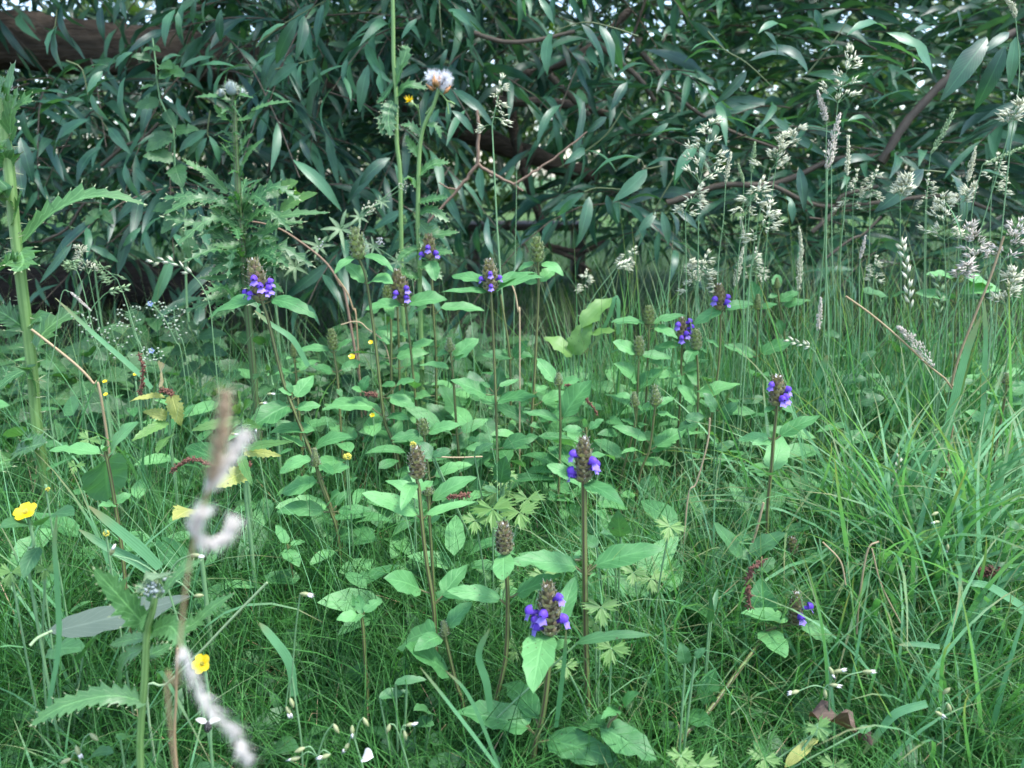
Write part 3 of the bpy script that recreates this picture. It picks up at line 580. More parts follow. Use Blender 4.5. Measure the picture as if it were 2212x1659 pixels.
A_, B_, W_, N_, T_, BE_ = map(np.array, (A_, B_, W_, N_, T_, BE_))
# those that show largest are leaves of their own
order = np.argsort(np.linalg.norm((A_ + B_) / 2 - CP, axis=1)); inview = []
for i in order:
    c = (A_[i] + B_[i]) / 2 - CP; u = np.dot(c, CR) / np.dot(c, CF) * FV + 1106; v = 829.5 - np.dot(c, CU) / np.dot(c, CF) * FV
    if 20 < u < 2190 and 10 < v < 640: inview.append(i)
    if len(inview) >= 300 - len(HL): break
near = np.zeros(len(A_), bool); near[inview] = True
for i in inview:
    mb = MB(); leaf_batch(mb, A_[i:i + 1], B_[i:i + 1], W_[i:i + 1], N_[i:i + 1], 'willow', bend=BE_[i:i + 1], fold=.25, nv=6, tint=T_[i:i + 1], twist=RNG.uniform(-.8, .8, 1)); part(willow, 'leaf', mb, M['willow'])
f = ~near; mb = MB()
leaf_batch(mb, A_[f], B_[f], W_[f], N_[f], 'willow', bend=BE_[f], fold=.25, nv=4, tint=T_[f], twist=RNG.uniform(-1.6, 1.6, f.sum()))
part(willow, 'foliage', mb, M['willow'], kind='stuff')

# the dead forked twig in front of the hollow
c = zat(2, 885, 1040, 1.25); c[2] = 0
t = thing('dead_twig', 'bare brown forked twig hanging in front of the dark hollow of the willow', 'twig', c)
for p, r0, r1 in [([(880, 700), (890, 800), (885, 1040)], .0022, .003), ([(885, 1040), (760, 1200), (570, 1405)], .003, .0018), ([(885, 1040), (990, 1105), (1115, 1168), (1170, 1215)], .0028, .0016), ([(1112, 1166), (1330, 1030), (1575, 835)], .0022, .0013), ([(760, 1198), (700, 1190), (640, 1155)], .0014, .001)]:
    mb = MB(); C = smooth([zat(2, x, y, 1.25) for x, y in p], 14); tube(mb, C + RNG.normal(0, .0006, C.shape), np.linspace(r0, r1, len(C)), 6, tint=.4); part(t, 'branch', mb, M['deadtwig'])
c = zat(1, 1900, 1500, 1.1)
t = thing('dead_twig', 'thin reddish twig slanting down through the cleavers beside the spear thistle', 'twig', (c[0], c[1], 0))
mb = MB(); C = smooth([zat(1, x, y, 1.1) for x, y in [(1560, 1395), (1740, 1435), (1900, 1530), (2060, 1660), (2150, 1800), (2200, 1950)]] + [np.array([c[0] + .09, 1.1, 0.0])], 24); tube(mb, C, np.linspace(.0013, .002, len(C)), 6, tint=.7); part(t, 'branch', mb, M['deadtwig'])

# ================================================================== self-heal plants
def head(parent, base, top, wid, state, flowers, Y, seed):
    r = np.random.default_rng(seed); ax = top - base; Ln = np.linalg.norm(ax); a = ax / Ln
    X = nrm(np.cross(a, [0, 1, 0.])); Yv = np.cross(a, X); R = wid / 2
    mat = M['bract_green'] if state in ('young', 'green') else M['bract']
    core = MB(); s = np.linspace(0, .97, 8); tube(core, base + np.outer(s, ax), R * .62 * np.sqrt(np.clip(1.02 - s ** 3, .05, 1)), 8, tint=.25, m=0)
    h = part(parent, 'flower_head', core, [mat])
    nw = max(4, int(round(Ln / (R * 2) * 3.1))) if state != 'young' else max(4, int(round(Ln / (R * 2) * 4)))
    nw = min(nw, 8)
    for i in range(nw):
        f = (i + .05) / nw; taper = (1 - .10 * abs(f - .3)) * (1 if f < .55 else 1 - .62 * (f - .55) / .45)
        if state == 'young': taper = 1 - .75 * f
        Ri = R * taper; hh = Ln / nw * 1.42; mb = MB()
        off = r.random() * .5 + i * .52
        for k in range(6):
            for kind in (0, 1):
                phi = off + (k + .5 * kind) * pi / 3; half = (.58 if kind == 0 else .32) * r.uniform(.9, 1.08)
                vs_ = np.array([0, .4, .75, 1.0]); us = np.linspace(-1, 1, 5 if kind == 0 else 3)
                pw = np.array([.75, 1.0, .8, .06]) if kind == 0 else np.array([.7, 1, .95, .35])
                rr = Ri * (np.array([.60, .93, 1.05, 1.16 + .14 * r.random()]) if kind == 0 else np.array([.5, .85, .92, .86]))
                zz = base + ax * f
                G = np.empty((4, len(us), 3)); UV = np.empty((4, len(us), 2))
                for vi, v in enumerate(vs_):
                    for ui, u in enumerate(us):
                        an = phi + half * pw[vi] * u; rad = rr[vi] * (1 - .10 * abs(u))
                        up = hh * (v * (.85 if kind == 0 else 1.02)) - (.12 * hh * abs(u) * (v > .3))
                        G[vi, ui] = zz + a * up + (X * cos(an) + Yv * sin(an)) * rad; UV[vi, ui] = (u, v)
                vid = np.arange(4 * len(us)).reshape(4, len(us))
                mb.add(G, q=np.stack([vid[:-1, :-1], vid[:-1, 1:], vid[1:, 1:], vid[1:, :-1]], -1), uv=UV, tint=np.clip(r.uniform(.2, .95) - .25 * kind, 0, 1))
                if kind == 0 and Y < .95:
                    e = G[1:, [0, -1]].reshape(-1, 3); e = np.vstack([e, e]); e = e[r.random(len(e)) < .6]; hairs(mb, e, (e - zz - a * hh * .3) * .8 + a * R * .4 + r.normal(0, R * .3, e.shape), r.uniform(.12, .34, len(e)) * R, R * .035, m=1)
        part(h, 'whorl', mb, [mat, M['hair']])
    tp = MB(); k = 6
    seeds(tp, top - a * Ln * .10 + r.normal(0, R * .12, (k, 3)), a + r.normal(0, .45, (k, 3)), Ln * .14, R * .16, tint=.9)
    part(h, 'tip_tuft', tp, [M['hair'] if state == 'brown' else mat])
    for (fx, fy, sc) in flowers:                                      # each flower: hood above, paler lip below
        p = at(fx, fy, Y); q = np.dot(p - base, a); q = np.clip(q, .05 * Ln, .9 * Ln); c = base + a * q
        lat = np.dot(p - c, X); dep = -math.sqrt(max(0.0, (R * 1.15) ** 2 - lat ** 2)) if abs(lat) < R * 1.15 else -.15 * R
        p = c + X * lat + np.array([0, 1, 0]) * dep + a * np.dot(p - c, a) * 0
        p[2] += (at(fx, fy, p[1])[2] - p[2])
        o = nrm(p - c); o = nrm(o - a * np.dot(o, a) * .7); S = nrm(np.cross(o, a)); u = np.cross(S, o); z = .0050 * sc
        mb = MB(); tube(mb, [c + o * R * .4 - u * z * .3, p - o * z * .9 - u * z * .2, p - u * z * .1], [z * .2, z * .32, z * .42], 6, tint=.2)
        th = np.linspace(-1.75, 1.75, 9); la = np.linspace(0, 1.45, 5); G = np.empty((5, 9, 3))
        for ii, l in enumerate(la):
            for jj, t_ in enumerate(th):
                G[ii, jj] = p + o * (sin(l) * z * .95 - z * .15) + (u * (cos(t_) * .78 + .12) + S * sin(t_) * .62) * z * (cos(l) ** .55)
        vid = np.arange(45).reshape(5, 9); mb.add(G, q=np.stack([vid[:-1, :-1], vid[:-1, 1:], vid[1:, 1:], vid[1:, :-1]], -1), tint=r.uniform(.2, .9))
        us = np.linspace(-1, 1, 7); vs_ = np.linspace(0, 1, 5); G = np.empty((5, 7, 3))
        for ii, v in enumerate(vs_):
            for jj, q_ in enumerate(us):
                lobe = .78 + .30 * abs(cos(q_ * pi * 1.0)) - .1 * abs(q_)
                G[ii, jj] = p + o * z * (.15 + .75 * v * lobe * (1 - .35 * abs(q_))) - u * z * (.15 + .95 * v ** 1.4 * lobe) + S * z * q_ * (.35 + .5 * v) + u * z * .18 * abs(q_) * v
        vid = np.arange(35).reshape(5, 7); mb.add(G, q=np.stack([vid[:-1, :-1], vid[:-1, 1:], vid[1:, 1:], vid[1:, :-1]], -1), tint=r.uniform(.2, .9), m=1)
        part(h, 'flower', mb, [M['violet'], M['lilac']])
    return h

def heal(label, z, Y, stem, leaves, hd=None, state='brown', flowers=(), r=.0016, lean=0., dYs=None):
    """hd = (top x, top y, base x, base y, width); leaves = (base x, y, tip x, y, width, depth of tip, bend)"""
    dYs = dYs or [0] * len(stem)
    P = [zat(z, x, y, Y + d) for (x, y), d in zip(stem, dYs)]
    g0 = P[-1].copy(); g0[0] += (P[-1][0] - P[-2][0]) * .3 + lean; g0[2] = 0
    P = [p for p in P if p[2] > .012] + [g0]
    t = thing('selfheal_plant', label, 'flower', g0, 'self-heal plants in the meadow')
    C = smooth(P, 26); mb = MB(); tube(mb, C, np.linspace(r * .82, r * 1.12, len(C)), 8, tint=random.random())
    if hd:
        top = zat(z, hd[0], hd[1], Y + dYs[0]); base = zat(z, hd[2], hd[3], Y + dYs[0])
        tube(mb, smooth([base, P[0]], 4), r * .85, 8)
    part(t, 'stem', mb, M['heal_stem'])
    for i, lf in enumerate(leaves):
        bx, by, tx, ty, w = lf[:5]; dy = lf[5] if len(lf) > 5 else random.uniform(-.012, .012); bend = lf[6] if len(lf) > 6 else random.uniform(.02, .10)
        px, py = zp(z, bx, by)
        # nearest stem point carries the stalk of the leaf
        CA = C[C[:, 2] > .01] if (C[:, 2] > .01).any() else C
        Yb = Y if dYs[0] == 0 else float(CA[np.argmin([abs(829.5 - np.dot(c - CP, CU) / np.dot(c - CP, CF) * FV - py) for c in CA])][1])
        A = at(px, py, Yb); B = zat(z, tx, ty, Yb + dy)
        k = np.argmin(np.linalg.norm(C - (A - np.array([0, 0, .004])), axis=1)); S0 = C[k]
        N = face(A, B, .6); W = px_width(A, B, N, w * ZS)
        mb = MB(); dist = np.linalg.norm(S0 - A)
        if .002 < dist < .05:
            tube(mb, smooth([S0, (S0 + A) / 2 - [0, 0, dist * .1], A + (B - A) * .04], 6), r * .45, 5, tint=.7, m=1)
        leaf_batch(mb, [A], [B], W, N, 'ovate' if w / max(1, math.hypot(tx - bx, ty - by)) < .75 else 'round', bend=bend, fold=random.uniform(.08, .28), nv=10, nu=2, serr=.05, wav=.09, tint=random.uniform(.1, .95), twist=random.uniform(-.35, .35))
        part(t, 'leaf', mb, [M['heal_leaf'], M['heal_stem']])
    if hd and Y > .62 and dYs[0] == 0:                                # leaf pairs lower on the stem
        for sf in (.58, .80):
            c = C[int(sf * (len(C) - 1))]; a = random.random() * 3.14
            if c[2] < .03: continue
            for sgn in (1, -1):
                d = nrm([cos(a) * sgn, sin(a) * .8 * sgn, random.uniform(.05, .5)]); A = c + d * .007; B = A + d * random.uniform(.03, .05) + np.array([0, 0, -.004])
                mb = MB(); tube(mb, smooth([c, A + (B - A) * .04], 4), r * .45, 5, tint=.7, m=1); N = face(A, B, .5, .25)
                leaf_batch(mb, [A], [B], np.linalg.norm(B - A) * random.uniform(.36, .5), N, 'ovate', bend=random.uniform(.02, .14), fold=random.uniform(.05, .3), nv=10, nu=2, serr=.05, wav=.08, tint=random.uniform(.1, .9), twist=random.uniform(-.5, .5)); part(t, 'leaf', mb, [M['heal_leaf'], M['heal_stem']])
    if hd:
        wid = 1.14 * hd[4] * ZS * Y / FV
        fl = [(*zp(z, f[0], f[1]), (f[2] if len(f) > 2 else 1.0) * (Y / .75) ** .35) for f in flowers]
        head(t, base, top, wid, state, fl, Y + dYs[0], int(abs(hd[0] + hd[1] * 7)) + z)
    return t

heal('leaning self-heal with the largest violet flower head and two drooping leaves, before the spear thistle', 4, .78,
     [(1665, 370), (1700, 480), (1790, 850), (1860, 1040), (1960, 1290), (2060, 1560), (2180, 1920)],
     [(1640, 350, 1320, 468, 70, .02, .10), (1715, 340, 2005, 462, 85, -.01, .12), (1830, 1010, 1572, 1165, 120, -.03), (1870, 960, 1985, 820, 130, .02), (1880, 1030, 2030, 1010, 60, .01), (1990, 1170, 1700, 1185, 60, .02),
      (2070, 1640, 1740, 1660, 110, -.03), (2100, 1900, 2000, 2060, 115, -.03), (2130, 1870, 1960, 1690, 80, .02), (2170, 1940, 2230, 1900, 90), (1850, 940, 1760, 905, 50), (1850, 930, 1800, 850, 40)],
     (1600, 90, 1655, 345, 110), 'brown', [(1632, 215, 1.1), (1668, 262, 1.1), (1712, 232), (1708, 275, 1.1), (1562, 300), (1605, 310, .9), (1700, 298, .8)], r=.0019)
heal('tall self-heal with bare olive cone and two leaf tiers, left of the fluffy thistle stem', 5, .90,
     [(140, 95), (155, 130), (185, 240), (240, 640), (290, 1080), (330, 1200), (385, 1380)],
     [(115, 72, -22, 178, 48, -.02, .12), (170, 62, 352, 168, 55, -.02, .14), (170, 235, 45, 112, 105, .01), (200, 232, 352, 245, 70, -.02, .18), (220, 1020, -100, 1035, 130, -.02), (330, 960, 490, 1020, 90), (370, 880, 490, 850, 40), (365, 885, 270, 888, 40), (150, 920, 195, 820, 70), (150, 920, 85, 900, 50), (340, 1260, 405, 1095, 80, .02)],
     (108, -108, 132, 80, 92), 'green', r=.0019)
heal('self-heal with three violet flowers and two broad level leaves, before a hidden brown cone', 5, .97,
     [(428, 385), (445, 520), (465, 700), (490, 960), (505, 1150)],
     [(405, 372, 168, 410, 66), (445, 372, 695, 345, 78), (470, 640, 610, 600, 60), (455, 640, 370, 670, 50), (490, 960, 580, 940, 50), (485, 960, 310, 960, 70)],
     (402, 202, 420, 362, 84), 'brown', [(440, 275), (375, 305), (440, 332)])
heal('brown cone of a self-heal half hidden behind the three-flowered one', 5, 1.02, [(375, 350), (385, 600), (392, 940)], [(390, 560, 480, 590, 50), (380, 560, 250, 520, 70)], (372, 155, 378, 340, 78), 'brown')
heal('short green-headed self-heal with one hanging leaf, between two taller flowering ones', 5, 1.0, [(312, 360), (335, 460), (340, 930)], [(315, 370, 345, 470, 70, -.03), (300, 350, 210, 440, 60), (340, 620, 230, 540, 80)], (310, 252, 310, 350, 56), 'green')
heal('self-heal with one heart-shaped leaf hanging below three violet flowers, before the thistle stem', 5, 1.02,
     [(585, 85), (595, 200), (605, 440), (622, 700), (622, 950)],
     [(590, 92, 616, 224, 92, -.02, .05), (650, 395, 928, 412, 55), (565, 385, 470, 425, 60), (575, 90, 530, 80, 30)],
     (572, -70, 585, 80, 78), 'brown', [(575, 18), (535, 60), (622, 52)])
heal('central self-heal with four violet flowers and four long level leaves around the head', 5, .85,
     [(970, 300), (985, 620), (1000, 1010), (1010, 1350), (1018, 1560)],
     [(955, 288, 642, 295, 44, -.02, .03), (990, 290, 1290, 198, 66, -.01, .06), (935, 228, 720, 192, 52, .02, .03), (1010, 232, 1262, 175, 56, .03, .05), (945, 945, 715, 848, 98, -.01), (1010, 980, 1262, 958, 76, -.02), (1020, 890, 1148, 845, 36), (960, 900, 900, 860, 40), (1000, 1000, 830, 930, 60, .03)],
     (955, 92, 970, 285, 92), 'brown', [(966, 182, .8), (910, 212, .8), (1022, 206, .8), (970, 262, .8)])
heal('tall self-heal with bare green cone and a wide round leaf, just behind the central one', 5, .95,
     [(1265, 110), (1270, 260), (1255, 600), (1240, 900), (1232, 1010), (1225, 1200)],
     [(1290, 112, 1428, 192, 56, -.02, .12), (1240, 108, 1140, 162, 34, .0, .12), (1275, 228, 1375, 145, 108, .01), (1262, 236, 1180, 230, 40), (1290, 985, 1465, 932, 78), (1215, 985, 1130, 1010, 60)],
     (1258, -48, 1266, 100, 80), 'green', r=.0018)
heal('slender dark-stemmed headless self-heal with one nibbled round leaf, right of the central flower', 5, .98, [(1030, 310), (1055, 470), (1080, 640), (1092, 850)], [(1110, 705, 1208, 602, 95), (1100, 712, 908, 692, 52), (1120, 700, 1240, 700, 60), (1075, 690, 1040, 655, 30)])
heal('young pale-green self-heal bud with a big leaf raised to its right', 5, .88, [(712, 670), (730, 830), (750, 1150), (775, 1460)],
     [(735, 720, 892, 588, 100, .01), (705, 772, 518, 756, 52), (700, 665, 622, 700, 36), (735, 695, 800, 680, 40)], (703, 585, 710, 668, 60), 'young')
heal('small self-heal bud between one leaf raised left and one large oval leaf raised right', 5, .82, [(1402, 890), (1408, 1155), (1402, 1400), (1393, 1640), (1378, 1900)],
     [(1375, 865, 1254, 712, 84, .01), (1425, 862, 1538, 856, 46), (1420, 1092, 1612, 850, 138, .01), (1395, 1105, 1163, 1060, 64), (1430, 1850, 1500, 1720, 70), (1365, 1830, 1300, 1790, 45), (1372, 1840, 1345, 1750, 50)],
     (1393, 808, 1400, 880, 56), 'young')
heal('self-heal with a bare green cone over two flat narrow leaves, left of the violet pair', 5, .95, [(1970, 500), (1966, 620), (1958, 810)], [(1945, 490, 1723, 488, 42), (1995, 492, 2202, 442, 46), (2008, 512, 2150, 592, 66, -.02), (1960, 720, 2060, 760, 80)], (1968, 382, 1970, 492, 66), 'green')
heal('short self-heal with a green cone and two speckled leaves, below the narrow-leaved one', 5, .93, [(1905, 700), (1895, 940), (1885, 1150)], [(1885, 675, 1738, 608, 68), (1920, 690, 2112, 712, 52), (1890, 860, 1745, 745, 90), (1900, 900, 2060, 780, 110)], (1905, 578, 1905, 692, 62), 'green')
heal('self-heal covered with six violet flowers, second flowering head from the tall pale grasses', 6, .95, [(40, 600), (35, 750), (28, 950)], [(60, 610, 120, 740, 60), (20, 600, -80, 540, 40), (30, 800, 110, 940, 90)], (35, 455, 40, 600, 66), 'brown', [(8, 505), (82, 482), (28, 590), (58, 562), (92, 556), (94, 518)])
heal('self-heal with a pale squat cone and crinkled leaves, in the middle right of the meadow', 5, .85, [(2008, 1005), (2000, 1080), (1970, 1290), (1900, 1500)], [(1985, 1000, 1915, 1032, 60), (2020, 1060, 2160, 1105, 76), (1955, 1230, 1733, 1140, 64), (2010, 1275, 2205, 1160, 118), (2030, 1000, 2130, 960, 50)], (2005, 890, 2010, 1002, 80), 'young')
heal('low self-heal bud tucked against the pale squat cone', 5, .87, [(1880, 1020), (1880, 1120), (1830, 1330), (1780, 1540)], [(1855, 962, 1752, 950, 40), (1890, 1010, 1935, 1060, 40), (1875, 1130, 1790, 1100, 50)], (1872, 930, 1880, 1015, 60), 'young')
heal('small self-heal cone between two level leaves, behind the large brown cone', 5, .80, [(545, 1205), (560, 1330), (575, 1450), (580, 1640)], [(525, 1186, 333, 1222, 64), (570, 1182, 783, 1135, 64), (560, 1330, 620, 1310, 40), (565, 1440, 440, 1400, 60)], (538, 1100, 545, 1195, 66), 'green')
heal('self-heal with a large bare brown cone, tallest on the near left side', 8, .55,
     [(500, -160), (512, -110), (530, 90), (560, 350), (603, 620), (620, 920)],
     [(478, -150, 400, 30, 90, -.03, .05), (505, 55, 145, -80, 100, -.01), (555, 60, 885, -25, 60), (520, 530, 290, 458, 125, -.02), (640, 605, 825, 370, 125, .02), (660, 560, 1022, 590, 88, .0), (525, -95, 600, -160, 60, .02)],
     (495, -368, 503, -180, 104), 'brown', r=.0016)
heal('young self-heal with a broad leaf raised right, standing just behind the large brown cone', 8, .60, [(572, -60), (580, 90), (598, 380), (610, 560)], [(598, -30, 880, -180, 86), (560, -40, 300, -160, 80), (560, -60, 440, -250, 60, .02), (585, 110, 650, 60, 50)], (565, -150, 570, -70, 70), 'young', r=.0014)
heal('tall near self-heal with flowers low on its cone and two wide oval leaves halfway down', 8, .50,
     [(1556, -150), (1556, -60), (1562, 430), (1570, 900), (1586, 1400)],
     [(1500, -180, 1318, -258, 76, .0), (1560, -140, 1815, 10, 96, -.03, .10), (1610, -310, 1748, -288, 40, .03), (1515, 385, 1083, 355, 128, -.01, .05), (1622, 378, 2062, 268, 128, .0, .05), (1500, 345, 1532, 278, 36, .01), (1530, 330, 1578, 325, 22, .0), (1600, 370, 1605, 340, 30), (1640, 420, 1590, 460, 20)],
     (1553, -425, 1556, -165, 112), 'brown', [(1490, -322), (1482, -215, 1.1), (1480, -190, .9), (1605, -275, 1.1), (1628, -258), (1615, -240, .9)], r=.0022)
heal('nearest self-heal with bright violet flowers round a brown cone and a big leaf pointing forward', 8, .46,
     [(1342, 800), (1342, 880), (1335, 1000), (1300, 1300), (1250, 1495), (1235, 1640)],
     [(1305, 815, 1235, 1182, 205, -.05, .06), (1400, 745, 1502, 448, 118, .03, .03), (1375, 900, 1478, 852, 56, .0), (1205, 1400, 738, 1308, 180, .0, .05), (1318, 1478, 1766, 1606, 165, -.02, .05), (1200, 1390, 1175, 1270, 60, .01), (1260, 1350, 1050, 1120, 130, .05)],
     (1328, 498, 1345, 800, 145), 'brown', [(1222, 668, 1.25), (1255, 722, 1.15), (1297, 695, 1.2), (1262, 772, 1.15), (1420, 722, 1.25), (1394, 585, 1.0)], r=.0021)
heal('self-heal with a bare brown cone over one heart-shaped leaf, left of the nearest flowering one', 8, .50,
     [(1055, 300), (1068, 450), (1074, 635), (1062, 950), (1012, 1180), (1000, 1270)],
     [(1052, 305, 1050, 474, 138, -.03, .05), (1020, 240, 1030, 105, 60, .02), (1030, 585, 688, 538, 92), (1130, 560, 1415, 440, 105), (1090, 300, 1130, 320, 40)],
     (1045, 112, 1055, 295, 108), 'brown', r=.0018)
heal('low self-heal with small pale bud and four broad notched leaves below the large brown cone', 8, .50, [(680, 815), (690, 880), (750, 1130), (795, 1280)],
     [(655, 825, 483, 918, 96, -.02), (700, 772, 852, 608, 96, .01), (612, 800, 383, 905, 140, .02), (690, 1050, 420, 895, 150, -.02)], (668, 730, 680, 815, 66), 'young', r=.0014)
heal('sprawling self-heal bent to the ground with two violet flowers and an upright oval leaf', 9, .47,
     [(735, 750), (650, 765), (560, 795), (540, 850), (400, 1040), (200, 1310), (30, 1500)],
     [(555, 740, 540, 452, 158, .02, .03), (712, 712, 408, 680, 84, -.01), (790, 745, 995, 865, 92, -.01), (560, 792, 690, 968, 138, -.04), (190, 1262, 250, 1028, 155, .01), (60, 1330, 232, 1388, 98, -.02)],
     (768, 550, 752, 742, 104), 'brown', [(838, 640, 1.1), (770, 710, 1.1)], r=.0017, dYs=[.09, .09, .085, .08, .05, .02, 0])
heal('self-heal with violet flowers on both sides of its cone, standing alone right of the middle', 6, .68,
     [(640, 1005), (632, 1100), (618, 1230), (605, 1400), (580, 1660), (568, 1960)],
     [(590, 1212, 393, 1232, 68), (655, 1205, 922, 1075, 96, .0), (670, 1020, 740, 1060, 40), (600, 1240, 480, 1260, 50), (610, 1020, 560, 1060, 40)],
     (642, 828, 640, 1005, 100), 'brown', [(592, 885, .9), (692, 915), (675, 965, 1.1), (652, 978, 1.1)], r=.0019)
heal('self-heal with violet flowers low on a dark cone, beside the tall pale grass stalks', 6, .95, [(280, 405), (283, 520), (270, 760), (225, 1100), (195, 1250)], [(290, 402, 108, 502, 68), (310, 395, 492, 368, 66), (275, 640, 190, 600, 60)], (272, 245, 278, 400, 72), 'brown', [(240, 345, 1.1), (322, 330), (312, 362)])
heal('young green self-heal head in front of one upright leaf, right of the dark violet cone', 6, .98, [(520, 410), (512, 740), (490, 960)], [(510, 380, 480, 225, 96, .02), (540, 392, 642, 368, 70), (535, 682, 742, 610, 104), (490, 700, 300, 632, 76), (505, 730, 470, 650, 40)], (520, 310, 520, 402, 56), 'young')
heal('flowerless olive self-heal cone right beside the six-flowered one', 6, .93, [(130, 655), (140, 800), (138, 1050)], [(120, 660, 70, 745, 90, -.02), (150, 650, 200, 680, 50), (130, 1000, 10, 880, 100), (150, 960, 420, 880, 90), (140, 1060, 60, 1220, 90)], (128, 532, 130, 655, 66), 'green')
heal('small self-heal bud with a pair of leaves spreading right, below a hanging seed plume', 6, 1.05, [(642, 270), (660, 400), (690, 600), (702, 850)], [(640, 265, 640, 180, 60, .02), (655, 352, 778, 290, 58), (685, 382, 852, 346, 52), (640, 310, 585, 330, 40), (680, 560, 640, 470, 90)], (640, 205, 642, 265, 44), 'young')
heal('far right self-heal with a green cone over two pairs of spreading leaves', 6, 1.05, [(1785, 235), (1772, 330), (1765, 600), (1750, 850)], [(1830, 205, 2010, 265, 60), (1760, 198, 1578, 186, 40), (1735, 335, 1510, 302, 50), (1800, 335, 1925, 330, 70), (1740, 340, 1745, 305, 50), (1800, 300, 2060, 280, 60)], (1790, 130, 1787, 232, 64), 'green')
heal('small self-heal bud at the right edge above one long dark leaf', 6, .85, [(2092, 880), (2085, 960), (2060, 1080)], [(2105, 885, 2210, 880, 40), (2110, 1000, 2215, 985, 60), (2010, 1180, 1825, 1050, 96), (2080, 960, 2140, 930, 50)], (2095, 808, 2093, 875, 56), 'young')
heal('headless young self-heal with a large heart leaf and two sideways leaves, on the left', 4, .57, [(665, 1300), (685, 1385), (725, 1610), (780, 1990), (815, 2390)], [(640, 1315, 303, 1300, 74), (700, 1318, 887, 1118, 66), (672, 1345, 690, 1608, 250, .03, .03), (720, 1630, 835, 1568, 60), (735, 1640, 620, 1650, 50), (665, 1305, 640, 1260, 24), (665, 1300, 690, 1270, 24)], r=.0015)
heal('small green self-heal cone with one narrow leaf held left, left of the tall olive cone', 4, .95, [(2110, 660), (2125, 760), (2142, 920)], [(2095, 662, 1875, 668, 42), (2130, 660, 2230, 600, 50), (2140, 900, 2160, 960, 40)], (2095, 530, 2108, 655, 62), 'green')
heal('tiny self-heal bud half sunk in the grass right of the leaning flowered stem', 4, 1.0, [(1860, 700), (1870, 780), (1880, 900)], [(1875, 715, 1930, 740, 30), (1850, 700, 1810, 720, 24)], (1853, 620, 1860, 700, 40), 'green')
heal('self-heal with a small pale head and three pairs of speckled leaves, mid left', 4, .72, [(2000, 1395), (2020, 1480), (2085, 1660), (2140, 1850)], [(1975, 1352, 1768, 1442, 66), (2035, 1382, 2108, 1452, 60, -.02), (2005, 1492, 1783, 1568, 96), (2060, 1450, 2215, 1405, 106), (2080, 1640, 2150, 1560, 90)], (1990, 1288, 2000, 1395, 62), 'young')
heal('dark withered self-heal cone sunk among grass above the reddish catkin', 9, .66, [(742, 295), (738, 380), (730, 480)], [(730, 380, 640, 300, 60)], (735, 200, 742, 295, 66), 'brown')
heal('tiny leafy self-heal shoot between the middle stems', 5, .78, [(1570, 1150), (1575, 1260), (1580, 1420)], [(1590, 1160, 1682, 1098, 60), (1550, 1170, 1418, 1165, 46), (1565, 1150, 1560, 1090, 36)])
heal('headless young self-heal with pale leaves at the bottom, right of the nearest flowering cone', 8, .45, [(1790, 1262), (1760, 1330), (1700, 1450)], [(1805, 1258, 1908, 1182, 62), (1780, 1290, 1663, 1352, 64, -.02), (1790, 1268, 1745, 1225, 30), (1660, 1400, 2018, 1612, 165, -.02, .04), (1690, 1390, 1520, 1400, 130, .02)], r=.0013)
heal('small three-leaved self-heal shoot low in the grass, left of the big near leaves', 8, .52, [(148, 685), (155, 740), (165, 860)], [(148, 690, 130, 562, 56, .02), (165, 675, 280, 590, 60), (130, 695, -10, 720, 90), (160, 690, 110, 740, 40, -.02)], r=.0013)
heal('headless self-heal shoot with two small leaves beside the leaning flowered stem', 7, .68, [(1820, 245), (1830, 330), (1850, 450)], [(1820, 240, 1745, 120, 60, .02), (1800, 275, 1895, 385, 90, -.02), (1840, 250, 1930, 225, 50), (1900, 460, 1650, 465, 96)], r=.0013)

# ================================================================== thistles
def spiny_leaf(mb, C, w, N0, teeth=9, tint=.5, depth=.38, fold=.3, spine=.13, one=0):
    """toothed, spined leaf along the curve C; one=+1/-1 folds it so that mostly one side shows"""
    P = smooth(C, 2 * teeth); n = len(P); T = np.gradient(P, axis=0); T /= np.linalg.norm(T, axis=1)[:, None] + 1e-9
    N = N0 - (T @ N0)[:, None] * T; N /= np.linalg.norm(N, axis=1)[:, None] + 1e-9; S = np.cross(T, N)
    s = np.linspace(0, 1, n); pr = prof(np.clip(s * .94 + .05, 0, 1), .5, .7); L0 = np.linalg.norm(P[-1] - P[0])
    V = []; UV = []; q = []; tr = []; sp = []
    for i in range(n):
        big = i % 2 == 1; k = 1.0 if big else 1 - depth
        row = [P[i]]
        for sd in (-1, 1):
            hw = w / 2 * pr[i] * k * random.uniform(.7, 1.25) * (.25 if one == -sd else 1)
            e = P[i] + S[i] * sd * hw + N[i] * fold * hw * (1 if i % 4 < 2 else .6) + T[i] * (hw * .35 if big else 0)
            row.append(e)
            if big and i < n - 1:
                tip = e + nrm(S[i] * sd + T[i] * .7 + N[i] * random.uniform(-.1, .7)) * w * spine * random.uniform(.6, 1.1)
                sp.append((e - T[i] * w * .03, e + T[i] * w * .03, tip))
        V += [row[1], row[0], row[2]]; UV += [(-1, s[i]), (0, s[i]), (1, s[i])]
    for i in range(n - 1):
        a = 3 * i; q += [[a, a + 1, a + 4, a + 3], [a + 1, a + 2, a + 5, a + 4]]
    mb.add(V, q=q, uv=UV, tint=tint)
    for a, b, c in sp: mb.add([a, b, c], t=[[0, 1, 2]], tint=.6, m=1)
    mb.add([P[-1] - S[-1] * w * .04, P[-1] + S[-1] * w * .04, P[-1] + T[-1] * w * spine], t=[[0, 1, 2]], m=1)

